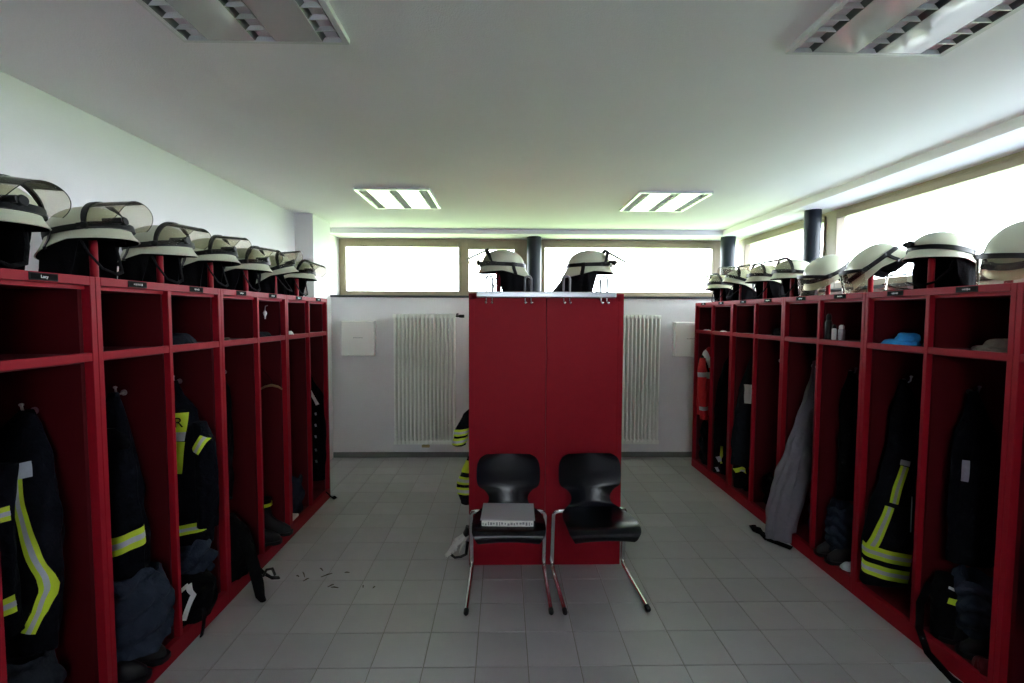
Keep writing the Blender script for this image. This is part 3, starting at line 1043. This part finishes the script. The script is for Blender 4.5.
def strap(name, label, cat, pts, w, m, group=None):
    o = MB().tube(pts, w, 8, True, .28).build(name, m, None, True, 60)
    return tag(o, label, cat, group)

# ---- windowless wall side -----------------------------------------------------
BZ = .085                                      # bay floor
# bay 1: jacket with a curved yellow stripe
t = thing('fire_jacket', 'black fire jacket with silver shoulder and long curved yellow stripe hung in the locker', 'jacket', (-1.80, 1.74, .45), group='fire jackets')
c = Cloth([(1.31, -1.79, 1.805, .02, .02), (1.26, -1.79, 1.79, .06, .035), (1.15, -1.80, 1.765, .125, .06), (.98, -1.80, 1.745, .165, .075), (.75, -1.80, 1.735, .175, .085), (.55, -1.80, 1.735, .155, .08), (.44, -1.80, 1.735, .14, .07)], 1, 4, .07)
c.build('body', 'jacket', t)
c.strip('silver_yoke', 'silver', t, [(-1.83, 1.075), (-1.755, 1.105), (-1.70, 1.115)], .055)
stripe(c, t, [(-1.735, 1.08), (-1.715, 1.0), (-1.695, .91), (-1.675, .81), (-1.652, .74), (-1.648, .68), (-1.668, .60), (-1.70, .53)], .034)
sl = Cloth([(1.14, -1.775, 1.69, .05, .04), (1.0, -1.765, 1.645, .06, .05), (.8, -1.755, 1.63, .06, .05), (.62, -1.745, 1.63, .058, .05), (.56, -1.745, 1.63, .058, .05)], 2, 3, .08)
s_ = sl.build('sleeve', 'jacket', t)
hem_band(sl, s_, .96, 1.01)
hem_band(sl, s_, .63, .69, slope=.03)
t = bundle('trousers', 'dark trousers slumped below the jacket with the curved yellow stripe', 'trousers', -1.80, 1.68, BZ, .44, .17, .13, 'darkgrey', 3, group='turnout trousers')

# bay 2
t = thing('fire_jacket', 'dark fire jacket with one slanted yellow hem band above bulging slate trousers', 'jacket', (-1.80, 2.15, .5), group='fire jackets')
c = Cloth([(1.31, -1.79, 2.205, .02, .02), (1.22, -1.79, 2.195, .05, .035), (1.05, -1.79, 2.175, .10, .06), (.85, -1.79, 2.15, .145, .08), (.62, -1.78, 2.14, .165, .09), (.50, -1.78, 2.14, .165, .09)], 7, 4, .08)
c.build('body', 'jacket', t)
hem_band(c, t, .595, .675, slope=.10)
cp_ = Cloth([(1.16, -1.76, 2.13, .03, .02), (1.13, -1.75, 2.12, .075, .03), (1.09, -1.74, 2.115, .085, .035), (1.075, -1.74, 2.115, .08, .03)], 8, 3, .05)
cp_.build('collar', 'blackcloth', t)
for k_, (a, b_) in enumerate(((-1.62, 2.02), (-1.64, 2.13))):
    pass
bundle('trousers', 'bulging slate grey turnout trousers pushed down over boots below the slanted yellow hem', 'trousers', -1.665, 2.075, .20, .535, .165, .125, 'slate', 11, 3, 'turnout trousers')
boot(-1.70, 2.00, BZ, .15, 'black rubber boot under the bulging slate trousers, toe toward the aisle', False, .16)
boot(-1.70, 2.14, BZ, -.05, 'black rubber boot under the bulging slate trousers, against the divider', False, .16)

# bay 3: back of a jacket with lettering
t = thing('fire_jacket', 'black fire jacket with a yellow lettered back patch ending in R', 'jacket', (-1.74, 2.55, .45), group='fire jackets')
c = Cloth([(1.31, -1.795, 2.61, .02, .02), (1.24, -1.80, 2.60, .06, .035), (1.15, -1.79, 2.575, .135, .055), (1.0, -1.76, 2.56, .165, .07), (.75, -1.74, 2.555, .175, .08), (.55, -1.74, 2.55, .175, .085), (.45, -1.74, 2.55, .165, .08)], 13, 4, .05)
c.build('body', 'jacket', t)
c.strip('lettered_patch', 'yellow', t, [(-1.76, 1.15), (-1.76, 1.05)], .17, .004)
c.strip('silver_tape', 'silver', t, [(-1.82, 1.03), (-1.675, 1.03)], .045, .005)
c.strip('yellow_tape', 'yellow', t, [(-1.70, 1.005), (-1.71, .84)], .055, .004)
hem_band(c, t, .505, .56, slope=.06)
rm = text_mesh('R', .075, 'jacket')
ro = local('lettering', rm, t)
p_ = c.pt(1.10, c.th(-1.715, 1.10), .009)
ro.location = p_ - Vector(t.location)
ro.rotation_euler = (PI / 2, 0, .25)
sl = Cloth([(1.10, -1.615, 2.54, .032, .03), (1.0, -1.585, 2.525, .050, .045), (.8, -1.565, 2.51, .052, .05), (.6, -1.57, 2.51, .05, .05), (.55, -1.57, 2.51, .05, .05)], 14, 3, .07)
s_ = sl.build('sleeve', 'jacket', t)
sl.strip('yellow_tape', 'yellow', s_, [(-1.605, .95), (-1.565, 1.03)], .045)
sl.strip('silver_tape', 'silver', s_, [(-1.605, .95), (-1.565, 1.03)], .016, .0055)
bundle('trousers', 'slate turnout trousers above a black bag with white marks', 'trousers', -1.70, 2.50, .30, .455, .15, .10, 'slate', 17, 2, 'turnout trousers')
t = thing('kit_bag', 'black kit bag with white reflective marks hanging over the locker plinth', 'bag', (-1.60, 2.45, BZ), group='bags in the lockers')
c = Cloth([(.33, -1.66, 2.46, .09, .07), (.27, -1.64, 2.45, .13, .09), (.18, -1.64, 2.45, .125, .09), (BZ + .001, -1.66, 2.45, .115, .08)], 19, 5, .05)
c.build('body', 'blackcloth', t)
c.strip('white_mark', 'whitecloth', t, [(-1.60, .30), (-1.57, .25), (-1.62, .12)], .022)
c.strip('white_mark', 'whitecloth', t, [(-1.60, .30), (-1.66, .24), (-1.64, .13)], .018)
MB().tube([(-1.56, 2.42, .22), (-1.535, 2.40, .13), (-1.55, 2.41, .05), (-1.56, 2.41, .008)], .016, 8, True, .35).build('strap', 'blackcloth', t, True)

# bay 4: black harness tumbling out
t = thing('work_harness', 'black harness and bag tumbling out of the locker onto the floor tiles', 'harness', (-1.60, 2.84, BZ), group='bags in the lockers')
c = Cloth([(.44, -1.69, 2.88, .05, .05), (.36, -1.66, 2.86, .10, .08), (.24, -1.64, 2.84, .125, .10), (BZ + .001, -1.68, 2.84, .11, .10)], 23, 5, .08)
c.build('bag', 'blackcloth', t)
MB().tube([(-1.60, 2.85, .34), (-1.53, 2.82, .27), (-1.49, 2.80, .17), (-1.45, 2.77, .07), (-1.42, 2.73, .022), (-1.39, 2.70, .016)], [.03, .038, .036, .034, .028, .02], 10, True, .6).build('strap', 'blackcloth', t, True)
MB().tube([(-1.50, 2.82, .17), (-1.46, 2.86, .09), (-1.435, 2.90, .04), (-1.41, 2.94, .018)], [.02, .02, .018, .014], 10, True, .5).build('strap', 'blackcloth', t, True)
MB().tube([(-1.455, 2.84, .085), (-1.43, 2.83, .13), (-1.41, 2.86, .12), (-1.415, 2.90, .06)], .008, 8).build('loop', 'black', t, True)
c2 = thing('fire_jacket', 'plain black jacket hanging in the shadow above the tumbling harness', 'jacket', (-1.83, 2.97, .5), group='fire jackets')
Cloth([(1.31, -1.80, 3.022, .02, .02), (1.2, -1.80, 3.005, .08, .035), (1.0, -1.82, 2.99, .11, .055), (.7, -1.83, 2.985, .12, .06), (.5, -1.83, 2.985, .115, .06)], 29, 4, .08).build('body', 'blackcloth', c2)

# bay 5: wooden hanger and boots
t = thing('coat_hanger', 'bare wooden coat hanger hanging in the locker', 'coat hanger', (-1.66, 3.44, 1.17))
MB().tube([(-1.745, 3.43, 1.135), (-1.71, 3.43, 1.155), (-1.665, 3.43, 1.165), (-1.62, 3.43, 1.155), (-1.59, 3.43, 1.135)], [.006, .008, .010, .008, .006], 10).build('arm', 'hangerwood', t, True)
MB().tube([(-1.665, 3.43, 1.165), (-1.665, 3.43, 1.20), (-1.685, 3.43, 1.23), (-1.72, 3.43, 1.27), (-1.76, 3.435, 1.31), (-1.785, 3.437, 1.315), (-1.795, 3.437, 1.30)], .0018, 6).build('wire', 'blackcloth', t, True)
boot(-1.70, 3.24, BZ, .2, 'black rubber boot under the bare wooden hanger, beside the divider', True, .26)
boot(-1.69, 3.40, BZ, 0, 'black rubber boot under the bare wooden hanger, against the side panel', True, .26)
bundle('trousers', 'black trousers heaped behind the boots under the bare wooden hanger', 'trousers', -1.90, 3.32, BZ, .36, .10, .12, 'blackcloth', 31, 2, 'turnout trousers')
# bay 6
bundle('trousers', 'slate trousers in the second bay from the white pilaster', 'trousers', -1.72, 3.80, BZ, .35, .10, .09, 'slate', 33, 2, 'turnout trousers')
t = tag(MB().box(-1.67, -1.605, 3.60, 3.70, BZ + .004, BZ + .028, .006).build('white_card_box', 'whitecloth'), 'small white carton on the bay floor beside the slate trousers', 'carton')
# bay 7: dark jacket with pale buckles
t = thing('fire_jacket', 'dark jacket with pale zip and buckles in the bay nearest the white pilaster', 'jacket', (-1.68, 4.2, .2), group='fire jackets')
c = Cloth([(1.31, -1.80, 4.245, .02, .02), (1.1, -1.76, 4.235, .07, .03), (.95, -1.70, 4.225, .10, .04), (.6, -1.685, 4.22, .105, .045), (.2, -1.69, 4.22, .095, .045)], 37, 4, .07)
c.build('body', 'blackcloth', t)
c.strip('pale_collar', 'whitecloth', t, [(-1.70, 1.0), (-1.66, .93), (-1.64, .88)], .025)
for zz in (.80, .70, .60, .48, .38):
    c.strip('buckle', 'silver', t, [(-1.655, zz + .012), (-1.65, zz - .012)], .014, .006)
strap('boot_strap', 'short black strap end on the floor beside the locker near the pilaster', 'strap', [(-1.575, 4.20, .09), (-1.55, 4.22, .05), (-1.54, 4.26, .012), (-1.53, 4.30, .010)], .018, 'blackcloth')
# shelf items, windowless wall side
SZ = 1.522
def lump(name, label, cat, x, y, z, rx, ry, h, m, seed, group=None):
    r = random.Random(seed)
    ph = [r.random() * 6.28 for _ in range(6)]
    rings = []
    for i in range(12):
        e = i / 11
        z_ = h * math.sin(e * PI / 2)
        k = math.cos(e * PI / 2) ** .55 if i < 11 else .02
        rings.append([(x + rx * k * math.cos(a) * (1 + .15 * math.sin(3 * a + ph[0] + 2 * e) + .10 * math.sin(7 * a + ph[1] + 5 * e)),
                       y + ry * k * math.sin(a) * (1 + .13 * math.sin(2 * a + ph[2]) + .06 * math.sin(6 * a + ph[3] - 4 * e)),
                       z + max(0, z_ * (1 + .22 * math.sin(2 * a + ph[4]) * (1 - e) + .22 * math.sin(5 * a + ph[5] + 3 * e) * (1 - e)))) for a in [2 * PI * k_ / 32 for k_ in range(32)]])
    o = MB().loft(rings, True).build(name, m, None, True, 80)
    return tag(o, label, cat, group)
lump('work_glove', 'dark crumpled gloves on the shelf above the lettered jacket', 'gloves', -1.70, 2.50, SZ - .004, .085, .10, .055, 'darkgrey', 3)
lump('work_glove', 'flat beige cloth on the shelf above the tumbling harness', 'cloth', -1.63, 2.80, SZ - .004, .035, .05, .018, 'brown', 5)
lump('peaked_cap', 'dark folded cap on the shelf above the wooden hanger', 'cap', -1.68, 3.30, SZ - .004, .07, .09, .035, 'darkgrey', 6)
lump('paper_ball', 'small white crumpled paper on the shelf in the second bay from the pilaster', 'paper', -1.62, 3.62, SZ - .004, .03, .035, .03, 'whitecloth', 8)
t = thing('key_tag', 'white key tag hanging from a ring in the top cubby above the wooden hanger', 'key tag', (-1.68, 3.40, 1.62))
MB().tube([(-1.68, 3.43, 1.735 + .0), (-1.68, 3.40, 1.73), (-1.68, 3.392, 1.70)], .003, 6).build('ring', 'steel', t, True)
MB().lathe([(.004, 1.70), (.013, 1.685), (.013, 1.678), (.006, 1.66), (.005, 1.64)], 10, (-1.68, 3.392, 0)).build('tag', 'whitecloth', t, True)

# ---- central island, side facing the windowless wall --------------------------
t = thing('fire_jacket', 'black fire jacket whose sleeve with two yellow bands pokes out of the central lockers', 'jacket', (-.2, 3.33, .4), group='fire jackets')
c = Cloth([(1.31, -.05, 3.44, .02, .02), (1.2, -.07, 3.40, .10, .05), (1.0, -.08, 3.36, .14, .08), (.7, -.09, 3.35, .15, .09), (.42, -.09, 3.35, .15, .09)], 41, 4, .07)
c.build('body', 'jacket', t)
sl = Cloth([(1.05, -.17, 3.30, .04, .04), (.98, -.235, 3.28, .045, .045), (.88, -.285, 3.26, .048, .05), (.78, -.305, 3.25, .045, .05)], 42, 3, .05)
s_ = sl.build('sleeve', 'jacket', t)
for za in (.79, .85):
    sl.band('yellow_tape', 'yellow', s_, za, za + .045, -PI, 0, .02)
    sl.band('silver_tape', 'silver', s_, za + .014, za + .030, -PI, 0, .02, .0055)
t = thing('turnout_coat', 'yellow banded coat hem poking out below the sleeve at the central lockers', 'jacket', (-.2, 3.33, .3), group='fire jackets')
c = Cloth([(.70, -.215, 3.24, .03, .03), (.6, -.235, 3.24, .05, .045), (.50, -.26, 3.235, .06, .05), (.38, -.24, 3.235, .05, .05)], 44, 3, .05)
c.build('hem', 'jacket', t)
c.band('yellow_tape', 'yellow', t, .60, .68, -PI, 0)
c.band('yellow_tape', 'yellow', t, .52, .57, -PI, 0)
c.band('silver_tape', 'silver', t, .535, .555, -PI, 0, 0, .0055)
c.band('yellow_tape', 'yellow', t, .45, .50, -PI, 0)
c.band('silver_tape', 'silver', t, .463, .485, -PI, 0, 0, .0055)
# glove standing by the plinth
t = thing('work_glove', 'light grey work glove with black cuff on the floor beside the central lockers', 'glove', (-.30, 3.22, 0))
pm = MB().tube([(-.25, 3.24, .155), (-.275, 3.235, .13), (-.305, 3.225, .105)], [.035, .045, .042], 12, True, .5)
pm.build('palm', 'glove', t, True)
for k in range(4):
    dx = (k - 1.5) * .020
    MB().tube([(-.300 + dx * .5, 3.215 + dx * .55, .115 + dx * .9), (-.340 + dx * .5, 3.20 + dx * .5, .095 + dx * .9), (-.362 + dx * .8, 3.195 + dx * .5, .055 + dx * .8), (-.352 + dx * .9, 3.19 + dx * .5, .035 + dx * .5)], [.013, .0145, .014, .010], 8).build('finger', 'glove', t, True)
MB().tube([(-.27, 3.21, .11), (-.285, 3.185, .075), (-.29, 3.18, .05)], [.013, .012, .009], 8).build('thumb', 'glove', t, True)
MB().tube([(-.262, 3.238, .15), (-.245, 3.240, .175), (-.236, 3.245, .20)], [.038, .044, .046], 12, True, .5).build('cuff', 'rubber', t, True)
MB().tube([(-.36, 3.2, .03), (-.33, 3.19, .012), (-.29, 3.2, .012), (-.255, 3.22, .02), (-.245, 3.24, .1)], .012, 8, True, .5).build('strap', 'rubber', t, True)

# ---- side under the windows ----------------------------------------------------
# bay 8 (by the back wall): red jacket
t = thing('red_jacket', 'bright red jacket with white bands hanging near the back wall', 'jacket', (2.2, 5.08, .5), group='fire jackets')
c = Cloth([(1.335, 2.27, 5.165, .03, .02), (1.28, 2.26, 5.15, .08, .035), (1.15, 2.25, 5.13, .125, .05), (.9, 2.24, 5.12, .13, .055), (.60, 2.24, 5.12, .12, .055)], 51, 4, .06)
c.build('body', 'redcloth', t)
c.band('white_band', 'silver', t, 1.00, 1.07, -PI * .97, -.1)
c.strip('collar', 'whitecloth', t, [(2.18, 1.32), (2.21, 1.22), (2.235, 1.12)], .05, .007)
c.strip('dark_trim', 'blackcloth', t, [(2.155, 1.28), (2.18, 1.18), (2.215, 1.07)], .022, .006)
sl = Cloth([(1.22, 2.15, 5.09, .03, .03), (1.1, 2.135, 5.07, .045, .04), (.85, 2.14, 5.065, .045, .042), (.56, 2.17, 5.065, .04, .04)], 52, 3, .06)
s_ = sl.build('sleeve', 'redcloth', t)
sl.band('white_band', 'silver', s_, 1.02, 1.07, -PI, 0)
sl.band('white_band', 'silver', s_, .66, .70, -PI, 0)
bundle('trousers', 'black trousers heaped under the bright red jacket', 'trousers', 2.24, 5.04, BZ, .50, .11, .11, 'blackcloth', 53, 3, 'turnout trousers')
# bay 7
t = thing('fire_jacket', 'plain black jacket hanging in the bay beside the red jacket', 'jacket', (2.25, 4.70, .3), group='fire jackets')
Cloth([(1.31, 2.31, 4.765, .02, .02), (1.15, 2.29, 4.75, .08, .035), (.9, 2.27, 4.72, .12, .06), (.6, 2.25, 4.70, .13, .075), (.38, 2.25, 4.70, .12, .075)], 55, 4, .07).build('body', 'blackcloth', t)
c = None
t = bundle('trousers', 'black trousers with yellow and silver cuff patches beside the red jacket bay', 'trousers', 2.29, 4.68, BZ, .40, .10, .10, 'blackcloth', 57, 3, 'turnout trousers')
cc = Cloth([(.42, 2.170, 4.705, .04, .03), (.3, 2.170, 4.70, .045, .04), (.1, 2.170, 4.70, .045, .04)], 58, 3, .04)
cc.build('trouser_cuff', 'blackcloth', t)
cc.strip('yellow_tape', 'yellow', t, [(2.190, .41), (2.180, .30), (2.185, .2)], .03)
cc.strip('silver_tape', 'silver', t, [(2.150, .27), (2.170, .22)], .035, .006)
cc.strip('silver_tape', 'silver', t, [(2.140, .16), (2.155, .12)], .02, .006)
# bay 6
t = thing('fire_jacket', 'dark grey jacket with pale shoulder patch and yellow cuffs below', 'jacket', (2.22, 4.29, .2), group='fire jackets')
c = Cloth([(1.31, 2.305, 4.345, .02, .02), (1.2, 2.29, 4.335, .05, .03), (1.0, 2.265, 4.315, .10, .05), (.7, 2.24, 4.30, .12, .06), (.5, 2.23, 4.30, .125, .065), (.30, 2.23, 4.30, .115, .065)], 61, 4, .06)
c.build('body', 'darkgrey', t)
c.strip('pale_patch', 'whitecloth', t, [(2.245, 1.05), (2.235, .88)], .085, .005)
bt = bundle('trousers', 'black trousers with bright yellow cuffs below the dark grey jacket', 'trousers', 2.29, 4.27, BZ, .30, .10, .10, 'blackcloth', 63, 2, 'turnout trousers')
cc = Cloth([(.31, 2.180, 4.285, .06, .04), (.24, 2.180, 4.28, .07, .045), (.1, 2.190, 4.28, .06, .045)], 64, 3, .04)
cc.build('trouser_cuff', 'blackcloth', bt)
cc.strip('yellow_tape', 'yellow', bt, [(2.120, .26), (2.180, .285), (2.225, .25)], .035)
cc.strip('silver_tape', 'silver', bt, [(2.160, .27), (2.200, .262)], .014, .006)
cc.strip('yellow_tape', 'yellow', bt, [(2.235, .20), (2.225, .11)], .035)
# bay 5
bundle('trousers', 'black trousers heaped in the otherwise empty bay beside the long grey garment', 'trousers', 2.27, 3.80, BZ, .34, .11, .12, 'blackcloth', 67, 3, 'turnout trousers')
# bay 4: long grey garment spilling out
t = thing('grey_overall', 'long grey overall hung on a hook and spilling out of the locker to the floor', 'overall', (2.1, 3.45, .02))
c = Cloth([(1.31, 2.325, 3.512, .014, .014), (1.24, 2.325, 3.505, .028, .018), (1.08, 2.30, 3.49, .055, .03), (.90, 2.265, 3.475, .085, .042), (.70, 2.225, 3.46, .110, .052), (.50, 2.165, 3.45, .120, .06), (.38, 2.125, 3.445, .115, .06), (.22, 2.082, 3.44, .105, .06), (.10, 2.068, 3.44, .10, .06), (.02, 2.065, 3.44, .095, .055)], 71, 4, .15, .03)
c.build('cloth', 'greycloth', t, 44, 56)
f_ = Cloth([(.72, 2.25, 3.42, .035, .02), (.55, 2.215, 3.405, .06, .03), (.35, 2.165, 3.40, .055, .033), (.12, 2.11, 3.395, .05, .035), (.015, 2.10, 3.395, .045, .035)], 72, 2, .06, .015)
f_.build('fold', 'greycloth', t, 30, 30)
MB().tube([(2.325, 3.512, 1.26), (2.325, 3.512, 1.315), (2.32, 3.505, 1.34)], .012, 8).build('hanging_loop', 'greycloth', t, True)
strap('suspender_strap', 'black suspender strap lying on the floor under the grey overall', 'strap', [(1.955, 3.62, .035), (1.96, 3.58, .012), (2.00, 3.50, .012), (1.985, 3.42, .012), (2.03, 3.35, .014), (2.07, 3.30, .012)], .030, 'blackcloth', 'straps on the floor')
strap('suspender_strap', 'narrow black strap looped by the grey overall hem', 'strap', [(1.94, 3.60, .035), (1.965, 3.55, .045), (1.955, 3.48, .03), (1.965, 3.43, .012)], .020, 'blackcloth', 'straps on the floor')
bundle('trousers', 'slate trousers tucked behind the long grey overall', 'trousers', 2.33, 3.31, BZ, .42, .12, .09, 'slate', 73, 3, 'turnout trousers')
# bay 3
bundle('trousers', 'slate ribbed trousers standing over boots between the grey overall and the yellow striped jacket', 'trousers', 2.235, 3.02, .14, .43, .095, .10, 'slate', 75, 4, 'turnout trousers')
boot(2.25, 2.96, BZ, PI, 'black rubber boot under the slate ribbed trousers, nearer the divider', False, .15)
boot(2.25, 3.065, BZ, PI, 'black rubber boot under the slate ribbed trousers, against the side panel', False, .15)
lump('silver_foil', 'crumpled silver cloth on the bay floor under the slate ribbed trousers', 'cloth', 2.185, 2.88, BZ, .05, .045, .04, 'silver', 77)
t = thing('fire_jacket', 'plain black jacket hanging above the slate ribbed trousers', 'jacket', (2.3, 3.08, .5), group='fire jackets')
Cloth([(1.31, 2.315, 3.117, .02, .014), (1.15, 2.32, 3.10, .08, .03), (.9, 2.33, 3.085, .10, .045), (.46, 2.33, 3.08, .10, .05)], 78, 4, .07).build('body', 'blackcloth', t)
# bay 2: jacket with double hem bands
t = thing('fire_jacket', 'black fire jacket with yellow front stripe and two wide silver yellow hem bands', 'jacket', (2.25, 2.65, .1), group='fire jackets')
c = Cloth([(1.31, 2.33, 2.695, .02, .014), (1.24, 2.33, 2.685, .045, .02), (1.12, 2.33, 2.67, .09, .035), (.95, 2.325, 2.655, .10, .045), (.75, 2.30, 2.65, .115, .05), (.55, 2.26, 2.645, .135, .055), (.38, 2.235, 2.645, .14, .06), (.14, 2.23, 2.645, .135, .06)], 81, 3, .05, .012)
c.build('body', 'jacket', t)
stripe(c, t, [(2.285, .83), (2.245, .70), (2.225, .62)], .045)
stripe(c, t, [(2.205, .60), (2.18, .52), (2.145, .42), (2.125, .37)], .045)
c.strip('silver_tape', 'silver', t, [(2.262, .855), (2.31, .845)], .03, .006)
hem_band(c, t, .285, .355, -PI * .98, -.22 * PI, -.07)
hem_band(c, t, .185, .255, -PI * .98, -.22 * PI, -.07)
MB().tube([(2.33, 2.60, .66), (2.325, 2.592, .56), (2.32, 2.585, .46)], .003, 6).build('zip', 'silver', t, True)
sl = Cloth([(1.10, 2.39, 2.62, .04, .035), (.95, 2.40, 2.60, .055, .045), (.6, 2.40, 2.59, .055, .045), (.36, 2.39, 2.59, .05, .045)], 82, 3, .06)
sl.build('sleeve', 'jacket', t)
t.location.x -= .022
# bay 1: navy jacket
t = thing('fire_jacket', 'dark navy jacket with a small pale chest label above heaped trousers', 'jacket', (2.29, 2.25, .5), group='fire jackets')
c = Cloth([(1.31, 2.30, 2.275, .02, .014), (1.22, 2.30, 2.265, .05, .022), (1.08, 2.29, 2.245, .10, .04), (.9, 2.29, 2.235, .115, .055), (.65, 2.30, 2.23, .12, .06), (.48, 2.30, 2.23, .115, .06)], 85, 4, .07)
c.build('body', 'jacket', t)
c.strip('chest_label', 'greycloth', t, [(2.215, .99), (2.205, .89)], .022, .006)
bundle('trousers', 'slate trousers heaped over boots below the navy jacket', 'trousers', 2.31, 2.18, .16, .42, .12, .12, 'slate', 87, 3, 'turnout trousers')
b1 = boot(2.31, 2.10, BZ, PI - .2, 'black rubber boot with yellow trim below the navy jacket, nearer the aisle', True, .24)
b2 = boot(2.31, 2.23, BZ, PI, 'black rubber boot with yellow trim below the navy jacket, against the divider', True, .24)
lump('red_rag', 'dark red rag on the bay floor below the navy jacket', 'rag', 2.17, 2.02, BZ, .04, .05, .05, 'red_shaded', 88)
c = thing('kit_bag', 'black bag with yellow and white tabs beside the heaped slate trousers', 'bag', (2.2, 2.2, BZ), group='bags in the lockers')
k_ = Cloth([(.40, 2.19, 2.26, .04, .03), (.32, 2.185, 2.25, .055, .05), (BZ + .001, 2.19, 2.25, .05, .05)], 89, 4, .06)
k_.build('body', 'blackcloth', c)
k_.strip('yellow_tab', 'yellow', c, [(2.16, .30), (2.19, .295)], .03, .006)
k_.strip('white_tab', 'whitecloth', c, [(2.17, .36), (2.19, .35)], .012, .006)
strap('suspender_strap', 'black strap loop hanging from the bay below the navy jacket to the floor', 'strap', [(2.14, 2.28, .34), (2.075, 2.26, .25), (2.06, 2.24, .13), (2.07, 2.20, .04), (2.075, 2.12, .012), (2.06, 2.06, .012), (2.07, 2.0, .012)], .018, 'blackcloth', 'straps on the floor')
# bay 0 beyond the post
t = thing('fire_jacket', 'fire jacket with yellow hem band in the side window bay farthest from the radiators', 'jacket', (2.25, 1.84, .3), group='fire jackets')
c = Cloth([(1.31, 2.32, 1.873, .02, .014), (1.15, 2.30, 1.85, .10, .035), (.9, 2.27, 1.83, .14, .055), (.6, 2.26, 1.82, .15, .06), (.40, 2.26, 1.82, .14, .06)], 91, 4, .05)
c.build('body', 'jacket', t)
hem_band(c, t, .57, .65)
bundle('trousers', 'black trousers below the yellow hem band farthest from the back wall', 'trousers', 2.27, 1.78, BZ, .36, .12, .11, 'blackcloth', 93, 3, 'turnout trousers')
# shelf items under the side windows
def bottle(x, y, z, r, h, m, capm, label):
    t = thing('spray_bottle', label, 'bottle', (x, y, z), group='bottles on the shelf')
    local('body', MB().lathe([(r * .9, 0), (r, .004), (r, h * .68), (r * .7, h * .74)], 16).mesh('body', m, True, 40), t)
    local('cap', MB().lathe([(r * .72, h * .74), (r * .8, h * .76), (r * .78, h * .92), (r * .4, h)], 16).mesh('cap', capm, True, 40), t)
SH = 1.5215
bottle(2.145, 3.11, SH, .020, .17, 'black', 'black', 'slim black bottle on the shelf above the slate ribbed trousers')
bottle(2.155, 3.07, SH - .0, .014, .10, 'whitecloth', 'black', 'tiny white tube beside the slim black bottle')
bottle(2.165, 3.015, SH, .020, .098, 'alu', 'whitecloth', 'small silver deodorant with white cap on the shelf')
lump('flat_wallet', 'flat dark pouch on the shelf beside the deodorant', 'pouch', 2.19, 2.83, SH - .003, .03, .04, .015, 'darkgrey', 95)
t = lump('blue_cloth', 'crumpled bright blue cloth on the locker shelf', 'cloth', 2.205, 2.60, SH - .004, .055, .115, .030, 'bluecloth', 97)
lump('blue_cloth', 'knotted bright blue cap heaped on the crumpled blue cloth', 'cap', 2.215, 2.575, SH + .018, .045, .06, .045, 'bluecloth', 98)
lump('folded_cloth', 'folded brown cloth under a brown beret on the locker shelf', 'cloth', 2.23, 2.09, SH - .004, .075, .135, .026, 'brown', 101)
lump('brown_beret', 'brown beret on top of a folded brown cloth', 'beret', 2.25, 2.07, SH + .016, .065, .10, .040, 'brown', 103)
lump('paper_slip', 'small pale paper on the shelf above the red jacket', 'paper', 2.16, 5.02, SH - .003, .03, .06, .012, 'whitecloth', 105)
lump('paper_slip', 'small pale paper on the shelf above the black jacket beside the red one', 'paper', 2.15, 4.62, SH - .003, .025, .05, .012, 'whitecloth', 106)
lump('dark_gloves', 'dark gloves on the shelf over the otherwise empty bay', 'gloves', 2.25, 3.80, SH - .004, .07, .10, .06, 'blackcloth', 107)

# ---- dry twigs on the tiles ----------------------------------------------------
tw_ = random.Random(12)
for k, (x, y, a, l) in enumerate(((-1.31, 2.98, .4, 0.024), (-1.28, 3.00, 1.0, 0.072), (-1.24, 2.94, 2.2, 0.040), (-1.19, 3.06, .8, 0.048), (-1.13, 2.99, 2.5, 0.072), (-1.06, 2.87, 2.4, 0.040), (-1.03, 2.85, .1, 0.048), (-1.01, 3.02, .0, 0.032), (-0.86, 2.86, 1.3, 0.024), (-0.79, 2.85, 2.0, 0.020))):
    dx, dy = math.cos(a) * l / 2, -math.sin(a) * l / 2
    o = MB().tube([(-dx, -dy, .004), (-dx * .2, -dy * .2 + .004, .005), (dx, dy, .004)], [.002, .0042, .0022], 6).build('dry_twig', 'leafbits')
    o.location = (x, y, 0)
    tag(o, 'dry brown twig scrap on the floor tiles near the tumbling harness', 'twig', 'twig scraps on the tiles')
